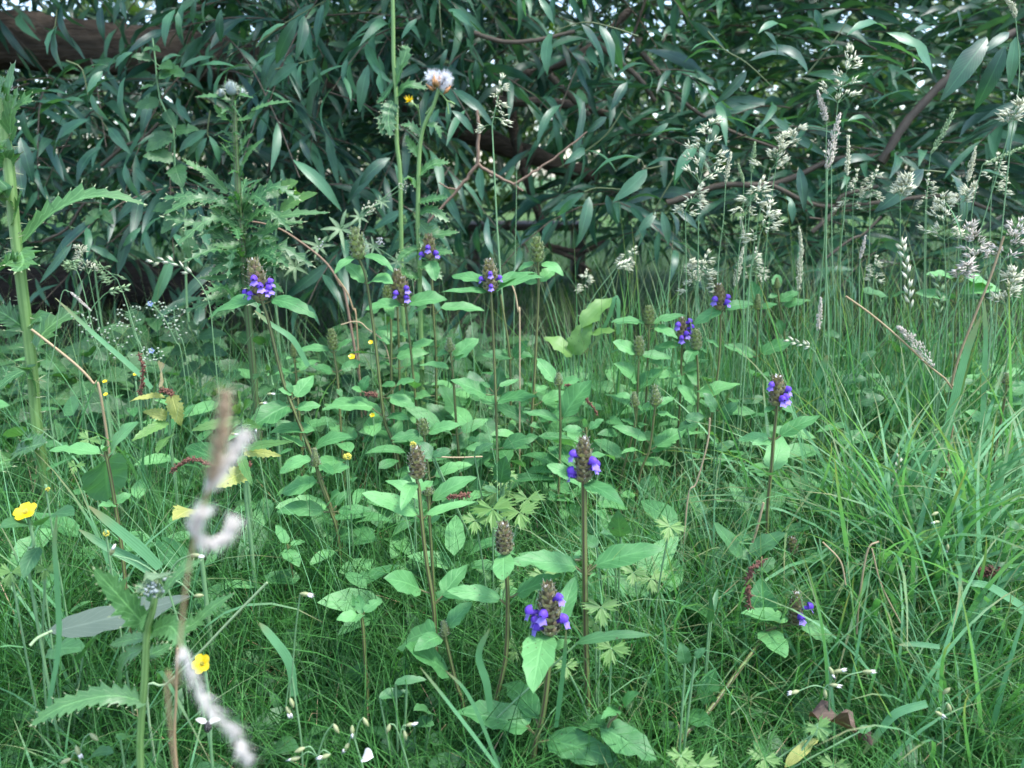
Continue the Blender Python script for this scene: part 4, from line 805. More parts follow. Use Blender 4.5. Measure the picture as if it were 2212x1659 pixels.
def thistle(name, label, z, Y, stem, r0, r1, leaves, mat='thistle', cat='thistle', extend=True, spiky=0, stem_mat='thistle_stem'):
    P = [zat(z, x, y, Y) for x, y in stem]; g0 = P[-1].copy(); g0[2] = 0
    if extend: P = P + [g0]
    t = thing(name, label, cat, g0); C = smooth(P, 30); mb = MB()
    tube(mb, C, np.linspace(r0, r1, len(C)), 12, tint=.5)
    if spiky:
        k = len(C) * spiky; idx = RNG.integers(0, len(C), k); a = RNG.random(k) * 6.28; D = np.stack([np.cos(a), np.sin(a) * .8, RNG.uniform(-.2, .5, k)], 1)
        hairs(mb, C[idx] + RNG.normal(0, r0 * .3, (k, 3)), D, RNG.uniform(1.2, 3, k) * r0, r0 * .35, tint=.7, m=1)
    part(t, 'stem', mb, [M[stem_mat], M['spine']])
    for lf in leaves:
        pts, w, dy, teeth, tint, one = (*lf, 0)[:6] if len(lf) < 6 else lf
        Q = [zat(z, x, y, Y + dy * i / max(1, len(pts) - 1)) for i, (x, y) in enumerate(pts)]
        mb = MB(); N0 = nrm([random.uniform(-.6, .6), -.75, .8]); W = w * ZS * Y / FV * 1.3
        spiny_leaf(mb, Q, W, N0, teeth, tint, one=one)
        part(t, 'leaf', mb, [M[mat], M['spine']])
    return t, C

T1, _ = thistle('sow_thistle', 'thick pale-stemmed prickly sow-thistle cut by the left edge with one long arching toothed leaf', 1, .90,
    [(10, 620), (25, 800), (60, 1100), (100, 1500), (150, 1900), (200, 2300), (240, 2740)], .0058, .0064,
    [([(130, 1545), (350, 1335), (610, 1240), (910, 1292)], 142, .03, 12, .65, -1), ([(40, 740), (50, 600), (95, 400)], 127, -.01, 7, .6), ([(65, 885), (70, 720), (110, 560)], 90, -.02, 6, .8), ([(20, 760), (-5, 620), (20, 500)], 135, 0, 6, .6),
     ([(60, 720), (150, 650), (200, 640)], 105, 0, 5, .4), ([(55, 1060), (10, 960), (-30, 900)], 135, -.02, 6, .5), ([(80, 1420), (110, 1330), (140, 1210)], 120, -.02, 5, .5), ([(85, 1330), (20, 1220), (-60, 1170)], 180, -.02, 7, .5), ([(100, 1590), (60, 1680), (20, 1650)], 180, -.03, 7, .6),
     ([(170, 2090), (60, 2010), (-40, 1950)], 135, -.01, 7, .3), ([(210, 2330), (100, 2370), (-30, 2470)], 90, -.03, 7, .3), ([(130, 1580), (150, 1660), (100, 1720)], 165, -.03, 6, .7), ([(180, 2060), (260, 2010), (230, 2200)], 105, -.02, 5, .5), ([(200, 2200), (300, 2080), (440, 1980), (470, 1970)], 105, .05, 7, .6),
     ([(230, 2500), (200, 2350), (140, 2330)], 105, -.03, 5, .4), ([(100, 2850), (180, 2830), (290, 2800)], 165, -.05, 7, .6), ([(120, 2900), (20, 2920), (-40, 2990)], 195, -.06, 8, .55)], spiky=6)

T2, C2 = thistle('spear_thistle', 'dark spear thistle with a spiny blue-green bud on top and bristling narrow leaves', 1, 1.05,
    [(1478, 590), (1485, 800), (1495, 1000), (1510, 1250), (1530, 1500), (1545, 1700)], .003, .005,
    [([(1590, 700), (1700, 660), (1840, 640)], 36, 0, 8, 0.52), ([(1480, 660), (1380, 610), (1240, 612)], 39, 0, 8, 0.45), ([(1475, 790), (1420, 740), (1355, 665)], 50, -.02, 7, 0.60), ([(1535, 1045), (1590, 950), (1672, 880)], 43, 0, 8, 0.60),
     ([(1440, 1220), (1330, 1110), (1250, 1060)], 57, -.01, 7, 0.52), ([(1300, 1090), (1240, 1060), (1160, 1005)], 43, -.01, 7, 0.60), ([(1500, 1300), (1300, 1260), (1190, 1275), (1040, 1355)], 57, -.03, 10, 0.41), ([(1450, 1300), (1330, 1260), (1210, 1195)], 43, 0, 8, 0.38),
     ([(1530, 1380), (1750, 1370), (1900, 1350), (2080, 1345)], 54, .02, 10, 0.45), ([(1520, 1310), (1620, 1230), (1700, 1160)], 43, .02, 8, 0.45), ([(1500, 900), (1440, 900), (1380, 860)], 43, -.02, 7, 0.52), ([(1500, 1000), (1430, 960), (1370, 920)], 43, -.02, 7, 0.52), ([(1500, 980), (1560, 880), (1600, 850)], 43, 0, 7, 0.52), ([(1510, 760), (1580, 740), (1620, 680)], 36, 0, 7, 0.45),
     ([(1520, 1450), (1420, 1380), (1330, 1300)], 57, -.02, 8, 0.45), ([(1540, 1530), (1450, 1560), (1340, 1550)], 57, -.03, 8, 0.52), ([(1545, 1560), (1680, 1480), (1790, 1420)], 57, -.02, 8, 0.45), ([(1550, 1650), (1440, 1680), (1320, 1740)], 64, -.03, 8, 0.45), ([(1550, 1680), (1660, 1660), (1780, 1600)], 64, -.03, 8, 0.45), ([(1540, 1700), (1420, 1760), (1260, 1760)], 64, -.03, 9, 0.45), ([(1550, 1790), (1420, 1850), (1290, 1900)], 64, -.04, 9, 0.41), ([(1540, 1850), (1430, 1960), (1330, 2000)], 64, -.04, 9, 0.38), ([(1560, 1800), (1700, 1790), (1790, 1850)], 57, -.03, 8, 0.38),
     ([(1490, 720), (1440, 690), (1400, 720)], 32, -.02, 6, 0.52), ([(1485, 640), (1520, 600), (1600, 620)], 32, -.02, 6, 0.52), ([(1470, 620), (1430, 560), (1430, 480)], 25, -.01, 6, 0.52)], spiky=8, stem_mat='thistle_stem_dark')
def spiny_head(par, c, R, seed):
    r = np.random.default_rng(seed); mb = MB(); th = np.linspace(.05, pi - .05, 8); tube(mb, c + np.outer(-np.cos(th), [0, 0, R * 1.0]), R * .8 * np.sin(th) + .0003, 12, tint=.4)
    n = 170; u = r.normal(size=(n, 3)); u /= np.linalg.norm(u, axis=1)[:, None]; u[:, 2] = np.abs(u[:, 2]) * 1.1 - .3
    hairs(mb, c + u * R * .75, u + [0, 0, .35], r.uniform(.5, .95, n) * R, R * .13, tint=r.uniform(0, 1), m=1)
    part(par, 'flower_bud', mb, [M['floret'], M['tinybud']])
spiny_head(T2, zat(1, 1462, 560, 1.04), .0085, 3); spiny_head(T2, zat(1, 1530, 590, 1.05), .006, 4); spiny_head(T2, zat(1, 1400, 590, 1.05), .005, 5)
for k in range(34):
    i = int((.02 + .75 * (k / 34) ** .7) * (len(C2) - 1)); c = C2[i]; a = random.random() * 6.28; Lf = random.uniform(.018, .05) * (.6 + .9 * k / 34)
    d = nrm([cos(a), sin(a) * .7, random.uniform(-.1, .9)]); Q = [c, c + d * Lf * .5 + np.array([0, 0, .006]), c + d * Lf + np.array([random.uniform(-.01, .01), random.uniform(-.01, .01), random.uniform(-.02, .006)])]
    mb = MB(); spiny_leaf(mb, Q, Lf * random.uniform(.14, .24), nrm([random.uniform(-.5, .5), -.6, .7]), 7, random.uniform(-.2, .45), depth=.7, spine=.35); part(T2, 'leaf', mb, [M['thistle'], M['spine']])

for k in range(38):                                                     # bushy foot of the spear thistle
    c = zat(1, 1540 + random.uniform(-20, 20), random.uniform(1330, 1950), 1.05); a = random.random() * 6.28; Lf = random.uniform(.05, .10)
    d = nrm([cos(a), sin(a) * .5 - .2, random.uniform(-.1, .5)]); Q = [c, c + d * Lf * .5 + np.array([0, 0, .012]), c + d * Lf + np.array([random.uniform(-.01, .01), 0, random.uniform(-.03, .005)])]
    mb = MB(); spiny_leaf(mb, Q, Lf * random.uniform(.2, .32), nrm([random.uniform(-.6, .6), -.7, .7]), 8, random.uniform(-.3, .35), depth=.75, spine=.22); part(T2, 'leaf', mb, [M['thistle'], M['spine']])
T3, _ = thistle('sow_thistle', 'tall yellow-green sow-thistle stem rising out of the top beside the fluffy seed heads', 2, 1.28,
    [(345, -60), (350, 200), (352, 400), (370, 640), (372, 900), (392, 1080), (400, 1500), (410, 2000)], .0030, .0038,
    [([(360, 560), (400, 440), (440, 400)], 60, -.02, 7, .6), ([(350, 640), (320, 720), (330, 860)], 90, -.02, 8, .1), ([(355, 520), (290, 620), (250, 650)], 50, 0, 6, .1), ([(365, 620), (440, 540), (560, 560)], 70, 0, 7, .15), ([(355, 700), (290, 760), (280, 850)], 70, -.02, 7, .1), ([(370, 480), (430, 330), (410, 290)], 60, .01, 6, .4)])
T4, C4 = thistle('sow_thistle', 'prickly sow-thistle carrying three white fluffy seed heads and one yellow flower', 2, 1.12,
    [(635, 570), (600, 680), (550, 780), (522, 900), (512, 1050), (505, 1400), (515, 1620), (520, 1900), (525, 2150)], .0024, .0038,
    [([(515, 990), (470, 930), (430, 860)], 50, -.01, 7, .6), ([(510, 1110), (600, 1040), (700, 1030)], 70, 0, 8, .5), ([(540, 860), (470, 800), (400, 790)], 50, 0, 7, .4), ([(500, 1180), (450, 1130), (420, 1140)], 50, -.02, 6, .6), ([(510, 1280), (600, 1260), (690, 1250)], 60, -.01, 8, .3), ([(520, 1350), (590, 1330), (700, 1400)], 70, -.01, 8, .4), ([(505, 1400), (600, 1480), (760, 1470)], 70, 0, 8, .4),
     ([(520, 1500), (600, 1580), (720, 1600)], 80, -.01, 8, .35), ([(510, 1560), (440, 1600), (380, 1650)], 80, -.02, 8, .4), ([(560, 790), (620, 800), (650, 870)], 50, 0, 6, .4), ([(515, 1680), (580, 1690), (650, 1760)], 80, -.02, 8, .4), ([(520, 1750), (440, 1740), (400, 1700)], 80, -.02, 8, .5)], spiky=6)
for a, b in [((640, 580), (690, 640)), ((690, 640), (700, 720)), ((690, 640), (740, 660)), ((610, 660), (555, 720)), ((520, 790), (510, 690)), ((510, 690), (470, 650)), ((635, 580), (630, 540)), ((520, 780), (505, 660))]:
    mb = MB(); tube(mb, [zat(2, *a, 1.12), (zat(2, *a, 1.12) + zat(2, *b, 1.12)) / 2 + [0, 0, .001], zat(2, *b, 1.12)], .0012, 6); part(T4, 'flower_stalk', mb, [M['thistle_stem']])
for (x, y, R, sd) in [(590, 472, .0125, 1), (690, 482, .013, 2), (672, 532, .0095, 3)]:
    r = np.random.default_rng(sd); c = zat(2, x, y, 1.115); n = 420; u = r.normal(size=(n, 3)); u /= np.linalg.norm(u, axis=1)[:, None]
    base = c - nrm(c - zat(2, 640, 540, 1.12)) * R * .4; mb = MB()
    hairs(mb, base + u * R * .1, u + nrm(c - base) * .5, r.uniform(.6, 1.15, n) * R, R * .07, m=0)
    seeds(mb, base + r.normal(0, R * .1, (8, 3)), r.normal(size=(8, 3)), R * .35, R * .06, m=1); part(T4, 'seed_head', mb, [M['fluff'], M['orange']])
mb = MB(); r = np.random.default_rng(8); k = 16
seeds(mb, zat(2, 640, 560, 1.118) + r.normal(0, .0035, (k, 3)), r.normal(0, .6, (k, 3)) + [0, 0, 1.2], r.uniform(.012, .022, k), .0028, tint=r.random(k)); part(T4, 'withered_cup', mb, M['orange'])
mb = MB(); c = zat(2, 452, 642, 1.12); k = 30; u = r.normal(size=(k, 3)) * [.8, .8, .6] + [-.3, -.5, .6]; hairs(mb, np.repeat(c[None], k, 0), u, r.uniform(.006, .011, k), .0022); seeds(mb, [c - [-.002, 0, .008]] * 3, r.normal(0, .2, (3, 3)) + [0, 0, 1], .011, .003, m=1); part(T4, 'yellow_flower', mb, [M['yellow'], M['seed_green']])

T5, _ = thistle('sow_thistle', 'young prickly sow-thistle in the bottom left corner behind the blurred grass plume', 7, .40,
    [(985, 560), (960, 680), (930, 800), (915, 1100), (890, 1660)], .0019, .0023,
    [([(930, 770), (780, 600), (598, 400)], 165, -.02, 10, .5), ([(1010, 580), (1130, 430), (1270, 345)], 85, .01, 10, .7), ([(970, 790), (1080, 760), (1165, 895)], 160, -.03, 9, .7), ([(985, 800), (1200, 760), (1330, 650), (1475, 555)], 90, .01, 12, .6), ([(925, 1240), (700, 1200), (420, 1260), (200, 1385)], 130, -.02, 12, .7),
     ([(900, 900), (780, 980), (765, 1190)], 110, .01, 8, .8), ([(930, 830), (800, 850), (700, 880)], 90, .02, 8, .5), ([(900, 960), (1000, 920), (1080, 880)], 90, .02, 7, .5), ([(960, 600), (900, 520), (860, 510)], 60, 0, 7, .6), ([(960, 640), (920, 700), (900, 780)], 70, -.03, 7, .7)], spiky=0)
for k in range(7):
    mb = MB(); c = zat(7, 975 + random.uniform(-45, 45), 520 + random.uniform(-50, 60), .395); Q = [c, c + np.array([random.uniform(-.006, .006), -.003, .005]), c + np.array([random.uniform(-.012, .012), -.004, random.uniform(.002, .012)])]
    spiny_leaf(mb, Q, .006, nrm([0, -.7, .7]), 5, .7, spine=.45); part(T5, 'leaf', mb, [M['thistle_pale'], M['spine']])
c = zat(7, 985, 530, .392); mb = MB(); r = np.random.default_rng(5); seeds(mb, c + r.normal(0, .0025, (26, 3)), r.normal(0, .5, (26, 3)) + [0, 0, 1], .004, .0012, tint=.4); part(T5, 'flower_bud', mb, M['floret'])

# ================================================================== nettles
def nettle(label, z, Y, stem, leaves, mat='nettle', catk=False):
    P = [zat(z, x, y, Y) for x, y in stem]; g0 = P[-1].copy(); g0[2] = 0; t = thing('nettle_plant', label, 'nettle', g0, 'stinging nettles')
    C = smooth(P + [g0], 20); mb = MB(); tube(mb, C, np.linspace(.0012, .0022, len(C)), 6, tint=.4); part(t, 'stem', mb, M['stalk'])
    for lf in leaves:
        bx, by, tx, ty, w = lf[:5]; mt = lf[5] if len(lf) > 5 else mat
        A = zat(z, bx, by, Y); B = zat(z, tx, ty, Y + random.uniform(-.04, .0)); N = nrm([random.uniform(-.4, .4), -.9, .65]); W = px_width(A, B, N, w * ZS)
        k = np.argmin(np.linalg.norm(C - A, axis=1)); mb = MB()
        if np.linalg.norm(C[k] - A) < .06: tube(mb, smooth([C[k], A + (B - A) * .05], 4), .0006, 4, m=1)
        leaf_batch(mb, [A], [B], W, N, 'heart', bend=.06, fold=.15, nv=16, nu=1, serr=.22, wav=.08, tint=random.uniform(.2, .8), twist=random.uniform(-.3, .3)); part(t, 'leaf', mb, [M[mt], M['stalk']])
    return t
nettle('dark nettle standing against the willow leaves above the black hollow', 1, 1.28, [(965, 240), (985, 400), (1010, 620), (1100, 830), (1105, 1050), (1170, 1300), (1180, 1900)],
       [(960, 370, 828, 360, 90), (1000, 470, 1172, 480, 110), (970, 540, 885, 570, 80), (1010, 420, 1100, 430, 60), (1050, 700, 1115, 810, 120), (1010, 650, 850, 680, 90), (1095, 850, 920, 960, 150), (1110, 830, 1260, 820, 110), (1100, 1000, 900, 990, 140), (1110, 1050, 1160, 1190, 150), (1160, 1280, 960, 1340, 160), (1180, 1480, 1215, 1650, 170), (960, 300, 905, 330, 40), (970, 300, 1020, 330, 40), (1150, 1350, 1020, 1480, 150)])
nettle('nettle with broad dull leaves low under the willow beside the arching thistle leaf', 1, 1.42, [(640, 1250), (620, 1450), (600, 1700)], [(640, 1330, 540, 1430, 130), (640, 1330, 720, 1420, 120), (620, 1470, 520, 1560, 130), (610, 1560, 700, 1620, 130), (640, 1250, 600, 1200, 70), (640, 1250, 690, 1220, 70), (420, 1420, 360, 1440, 50)])
nettle('nettle half hidden behind the spear thistle leaves on its right side', 1, 1.32, [(1760, 1150), (1750, 1400), (1740, 1800)], [(1760, 1200, 1640, 1260, 110), (1770, 1200, 1890, 1150, 90, 'nettle_light'), (1760, 1330, 1650, 1420, 120), (1770, 1330, 2010, 1220, 80, 'nettle_light'), (1900, 1270, 1870, 1180, 70, 'nettle_light'), (1750, 1500, 1640, 1560, 130), (1760, 1560, 1880, 1640, 120)])
nettle('yellowing nettle with drooping pale leaves and one pink dying leaf on top', 4, .82, [(1040, 840), (1060, 920), (1070, 1000), (1080, 1250)], [(1090, 940, 1145, 1140, 100, 'nettle_yellow'), (1040, 950, 820, 985, 40, 'nettle_yellow'), (1035, 845, 1035, 745, 80, 'pinkleaf'), (1060, 1080, 905, 1050, 80, 'nettle_yellow'), (1060, 1110, 830, 1240, 70, 'nettle_light'), (1080, 1200, 1000, 1320, 70, 'nettle_light')])
nettle('nettle with bright yellow toothed leaves beside the drooping catkin', 4, .66, [(1530, 1250), (1540, 1400), (1560, 1640), (1590, 1900)], [(1545, 1430, 1365, 1530, 130, 'nettle_yellow'), (1520, 1330, 1600, 1520, 70, 'nettle_light'), (1550, 1620, 1480, 1640, 90, 'nettle_light'), (1540, 1300, 1780, 1330, 70, 'nettle_yellow'), (1560, 1280, 1860, 1240, 60, 'nettle_light')])
nettle('small nettle with one round yellow leaf above the pale blurred plume', 7, .58, [(1240, 0), (1250, 60), (1260, 200)], [(1235, 25, 1098, 90, 90, 'nettle_yellow'), (1250, 10, 1330, -30, 50, 'nettle_light')])
nettle('pale toothed nettle shoot right behind the brown blurred plume', 4, .76, [(1525, 990), (1535, 1060), (1540, 1200)], [(1525, 1010, 1530, 930, 60, 'nettle_light'), (1540, 1060, 1600, 990, 60, 'nettle_light'), (1520, 1060, 1480, 1010, 50, 'nettle_light'), (1530, 1100, 1210, 1170, 70, 'nettle_light'), (1540, 1120, 1650, 1150, 70, 'nettle_light')])
nettle('low nettle with pointed leaves at the foot of the leaning flowered stem', 4, .90, [(1700, 740), (1720, 860), (1740, 1000)], [(1700, 790, 1690, 745, 60, 'nettle_light'), (1690, 800, 1610, 850, 60), (1710, 800, 1780, 780, 60), (1715, 880, 1640, 960, 80), (1725, 880, 1790, 910, 60), (1690, 640, 1720, 560, 60), (1670, 620, 1600, 580, 60)])
nettle('leafy nettle clump low in the middle left behind the crossing grass blades', 4, 1.1, [(1250, 520), (1260, 640), (1270, 900)], [(1250, 580, 1000, 590, 90), (1260, 570, 1440, 560, 80), (1250, 640, 1060, 690, 110), (1265, 650, 1440, 690, 100), (1270, 750, 1130, 830, 110), (1280, 760, 1420, 830, 100), (1250, 530, 1190, 480, 50), (1255, 530, 1320, 460, 50)])
nettle('dark nettle leaves low behind the three-flowered self-heal', 5, 1.25, [(300, 430), (300, 600), (300, 900)], [(290, 480, 150, 520, 90), (310, 500, 420, 540, 90), (300, 620, 180, 680, 90), (300, 700, 420, 740, 90)])

# ================================================================== cleavers, forget-me-nots
def cleavers(label, z, Y, stem, nodes, tops):
    P = [zat(z, x, y, Y) for x, y in stem]; g0 = P[-1].copy(); g0[2] = 0
    t = thing('cleavers_plant', label, 'plant', g0); mb = MB(); C = smooth(P + [g0], 24); tube(mb, C, .0007, 5, tint=.6); part(t, 'stem', mb, M['stalk'])
    for (x, y, sz) in nodes:
        c = zat(z, x, y, Y); mb = MB(); k = 7; a = np.arange(k) / k * 6.28 + random.random(); D = np.stack([np.cos(a), np.sin(a) * .5 - .2, np.sin(a) * .8], 1)
        leaf_batch(mb, np.repeat(c[None], k, 0), c + D * sz * RNG.uniform(.7, 1.1, k)[:, None], sz * .17, np.array([0, -1, .6]), 'strap', nv=4, tint=RNG.random(k)); part(t, 'leaf_whorl', mb, M['thistle_pale'])
    for (x, y, x2, y2) in tops:
        mb = MB(); a, b = zat(z, x, y, Y), zat(z, x2, y2, Y); tube(mb, smooth([a, b], 5), .0005, 4, m=1)
        seeds(mb, b + RNG.normal(0, .004, (22, 3)), RNG.normal(size=(22, 3)) + [0, -.5, .6], .0035, .0013, tint=RNG.random(22)); part(t, 'flower_cluster', mb, [M['white'] if y2 > 1500 else M['seed'], M['stalk']])
    return t
cleavers('cleavers with whorls of narrow leaves and a white flower cluster, slanting across the dark hollow', 2, 1.12, [(400, 1160), (140, 1370), (0, 1450), (-120, 1560), (-260, 1700), (-330, 1900)], [(20, 1450, .035), (-120, 1560, .028), (-270, 1690, .03), (140, 1375, .022), (280, 1280, .016)], [(20, 1450, -110, 1555), (180, 1340, 210, 1310), (280, 1280, 420, 1180), (140, 1375, 190, 1330)])
cleavers('second cleavers stem slanting right from the star of leaves above the olive cone', 2, 1.15, [(20, 1450), (150, 1520), (300, 1600), (420, 1700), (480, 1850)], [(230, 1560, .02), (380, 1660, .02)], [(230, 1560, 260, 1530)])
def forget(label, z, Y, stem, blue):
    P = [zat(z, x, y, Y) for x, y in stem]; g0 = P[-1].copy(); g0[2] = 0; t = thing('forget_me_not', label, 'flower', g0, 'forget-me-nots gone to seed')
    C = smooth(P + [g0], 30); mb = MB(); tube(mb, C, .0006, 5, tint=.5); part(t, 'stem', mb, M['stalk'])
    k = 26; s = (np.linspace(.02, .6, k) * (len(C) - 1)).astype(int); a = RNG.random(k) * 6.28; D = np.stack([np.cos(a), np.sin(a), .35 + 0 * a], 1); Ls = RNG.uniform(.006, .014, k)[:, None]
    mb = MB(); hairs(mb, C[s], D, Ls[:, 0], .0006); seeds(mb, C[s] + D * Ls * .85, D, .0036, .0016, tint=RNG.random(k), m=1); part(t, 'seed_stalks', mb, [M['stalk'], M['tinybud']])
    if blue:
        c = P[0]; mb = MB(); a = np.arange(5) / 5 * 6.28; D = np.stack([np.cos(a), -.4 + 0 * a, np.sin(a)], 1); leaf_batch(mb, np.repeat(c[None], 5, 0), c + D * .004, .0036, [0, -1, .3], 'round', nv=3); part(t, 'blue_flower', mb, M['blue'])
forget('seeding forget-me-not tipped with one pale blue flower against the black hollow', 4, .98, [(955, 365), (1000, 410), (1050, 480), (1110, 600), (1160, 760)], True)
forget('forget-me-not stalk thick with round buds, right of the blue-tipped one', 4, 1.0, [(1100, 400), (1105, 480), (1120, 560), (1180, 720)], False)
forget('branching seeding forget-me-not left of the blue-tipped one', 4, .96, [(830, 390), (820, 450), (850, 560), (900, 760)], False)
forget('low forget-me-not with dark buds beneath the crossing pale blades', 4, .92, [(520, 430), (560, 520), (600, 620), (660, 800)], False)
forget('forget-me-not with pale buds left of the nettle clump', 4, .94, [(700, 500), (720, 580), (760, 700), (800, 860)], False)
forget('small forget-me-not showing one blue flower low in the grass', 4, .93, [(962, 662), (975, 720), (990, 860)], True)

# ================================================================== buttercups
def petals(mb, c, R, ax, n=5, m=0):
    ax = nrm(ax); X = nrm(np.cross(ax, [.2, 1, .1])); Yv = np.cross(ax, X)
    for k in range(n):
        a = k / n * 6.28 + .3; o = X * cos(a) + Yv * sin(a); G = np.empty((5, 5, 3))
        for i, v in enumerate(np.linspace(0, 1, 5)):
            for j, u in enumerate(np.linspace(-1, 1, 5)):
                hw = .43 * (prof(np.array([.06 + .86 * v]), .9, .4)[0]); out = v * (1 - .10 * u * u)
                G[i, j] = c + (o * out * .95 + ax * (out * .5 * (1 - .35 * v) + .10 * u * u * v) + np.cross(ax, o) * u * hw) * R
        vid = np.arange(25).reshape(5, 5); mb.add(G, q=np.stack([vid[:-1, :-1], vid[:-1, 1:], vid[1:, 1:], vid[1:, :-1]], -1), tint=random.random(), m=m)
def buttercup(label, z, Y, c, R, stem, ax=(-.1, -.5, .8), leaves=()):
    g0 = zat(z, *stem[-1], Y); g0[2] = 0; t = thing('buttercup', label, 'flower', g0, 'yellow buttercups')
    C0 = zat(z, *c, Y); mb = MB(); tube(mb, smooth([C0] + [zat(z, x, y, Y) for x, y in stem if zat(z, x, y, Y)[2] > .01] + [g0], 16), .0011, 6); part(t, 'stem', mb, M['stalk'])
    Rm = R * ZS * Y / FV; ax = nrm(ax)
    for k in range(5):
        full = MB(); petals(full, C0 + ax * Rm * .05, Rm * 1.05, ax, 5)
        one = MB(); one.add(full.v[k], q=np.arange(0) if False else [[a, a + 1, a + 6, a + 5] for r_ in range(4) for a in range(r_ * 5, r_ * 5 + 4)], tint=.3 + .12 * k); part(t, 'petal', one, M['yellow'])
    mb = MB(); n = 40; u = RNG.normal(size=(n, 3)) * .5 + ax; seeds(mb, C0 + ax * Rm * .1 + RNG.normal(0, Rm * .08, (n, 3)), u, Rm * .38, Rm * .035, tint=.2); part(t, 'stamens', mb, M['yellow_dull'])
    mb = MB(); leaf_batch(mb, np.repeat(C0[None], 5, 0), C0 + np.array([[cos(a), sin(a), -.25] for a in np.arange(5) * 1.256]) * Rm * .6, Rm * .3, -ax, 'ovate', nv=4); part(t, 'sepals', mb, M['seed_green'])
    for lf in leaves:
        A = zat(z, lf[0], lf[1], Y); B = zat(z, lf[2], lf[3], Y - .02); N = face(A, B, .6); mb = MB(); leaf_batch(mb, [A], [B], px_width(A, B, N, lf[4] * ZS), N, 'lance', nv=8, tint=.3); part(t, 'leaf', mb, M['low_leaf'])
buttercup('open buttercup at the left edge above two dark green leaves', 7, .47, (172, 50), 78, [(180, 90), (215, 250), (190, 460)], (-.05, -.45, .85), [(185, 120, 0, 140, 70), (265, 120, 470, 60, 80), (250, 260, 150, 460, 80)])
buttercup('bright buttercup behind the white blurred plume at the bottom', 7, .42, (1285, 1000), 72, [(1300, 1060), (1330, 1300), (1340, 1600)], (-.15, -.75, .6))
buttercup('small buttercup flower right of the leaning flowered self-heal', 5, 1.05, (88, 705), 22, [(95, 740), (110, 900)], (.1, -.6, .7))
buttercup('half-open buttercup peeping from behind the olive-cone stem', 5, 1.1, (208, 612), 15, [(210, 640), (215, 800)], (0, -.7, .6))
buttercup('orange-yellow buttercup low under the big leaf of the olive-cone self-heal', 5, .9, (218, 1075), 18, [(225, 1110), (235, 1250)], (0, -.5, .8))
buttercup('tiny buttercup in the left meadow, upper of the close pair', 4, .86, (665, 862), 16, [(670, 900), (680, 1000)], (0, -.4, .9))
buttercup('tiny buttercup in the left meadow, lower of the close pair', 4, .84, (670, 942), 14, [(672, 970), (680, 1060)], (0, -.6, .8))
buttercup('small yellow flower just left of the upright reddish catkin', 4, .9, (858, 815), 15, [(862, 850), (870, 960)], (0, -.5, .8))
def burr(label, z, Y, x, y, R, base):
    c = zat(z, x, y, Y); g0 = zat(z, *base, Y); g0[2] = 0; t = thing('buttercup_seed_head', label, 'seed head', g0, 'green burr-like seed heads'); Rm = R * ZS * Y / FV
    mb = MB(); tube(mb, smooth([c, zat(z, *base, Y), g0], 10), .0008, 5); part(t, 'stem', mb, M['stalk'])
    mb = MB(); n = 70; u = RNG.normal(size=(n, 3)); u /= np.linalg.norm(u, axis=1)[:, None]; seeds(mb, c + u * Rm * .45, u, Rm * .6, Rm * .17, tint=RNG.random(n)); part(t, 'burr', mb, M['yellow_dull'])
burr('yellow-green burr seed head left of the large brown cone', 5, .72, 62, 1335, 28, (70, 1480)); burr('spiky green burr seed head just above the large brown cone', 5, .70, 475, 1258, 24, (478, 1400)); burr('round yellow-green burr left of the heart-leaved young plant', 4, .55, 302, 1540, 18, (310, 1660)); burr('small green burr in the grass left of the blurred plume', 7, .5, 672, 175, 24, (690, 300)); burr('yellow burr at the edge of the pale speckled self-heal', 4, .75, 2190, 1335, 24, (2195, 1450))

# divided buttercup leaves
def divided(parent, c, R, N, a0, tint):
    N = nrm(N); X = nrm(np.cross(N, [.1, 1, .2])); Yv = np.cross(N, X)
    for li, lc in enumerate((-1.75, 0, 1.75)):
        ph = np.linspace(-.80, .80, 17); V = [c]; UV = [(0, 0)]
        for i, p in enumerate(ph):
            rr = R * (.62 + .38 * cos(p * 1.6)) * (1.0 if i % 2 == 0 else .72) * (1 if abs(abs(p) - .42) > .06 else .62) * random.uniform(.92, 1.06)
            a = a0 + lc + p * .85; o = X * cos(a) + Yv * sin(a); V.append(c + o * rr + N * (.14 * R * sin(rr / R * 3) - .10 * rr)); UV.append((p, rr / R))
        mb = MB(); mb.add(V, t=[[0, i, i + 1] for i in range(1, 17)], uv=UV, tint=tint); part(parent, 'leaf', mb, M['butter_leaf'])
def butter_plant(label, z, Y, leaves):
    x, y = leaves[0][:2]; g0 = zat(z, x, y, Y); g0[2] = 0; t = thing('creeping_buttercup', label, 'plant', g0, 'creeping buttercup leaf clumps')
    for (x, y, R) in leaves:
        c = zat(z, x, y, Y + random.uniform(-.01, .01)); c[2] = max(c[2], .015); mb = MB(); tube(mb, smooth([c, (c + g0) / 2 + [0, 0, c[2] * .15], g0 + [0, 0, .002]], 8), .0008, 5); part(t, 'leaf_stalk', mb, M['stalk'])
        divided(t, c, R * ZS * Y / FV, [random.uniform(-.3, .3), -.75, .8], random.uniform(1.2, 1.9), random.uniform(.4, .9))
butter_plant('creeping buttercup with a pale jagged leaf right of the nearest brown cone', 8, .50, [(1665, 640, 150), (1630, 740, 100)])
butter_plant('creeping buttercup leaf low beside the thick striped stem', 8, .48, [(1730, 900, 150), (1440, 1010, 110)])
butter_plant('pale lobed buttercup leaves in the bottom right of the middle', 9, .42, [(140, 1640, 190), (30, 1580, 120)])
butter_plant('yellow-green buttercup leaves in the middle behind the heart-leaved self-heal', 8, .62, [(980, 20, 170), (1150, 40, 150), (870, 90, 110)])
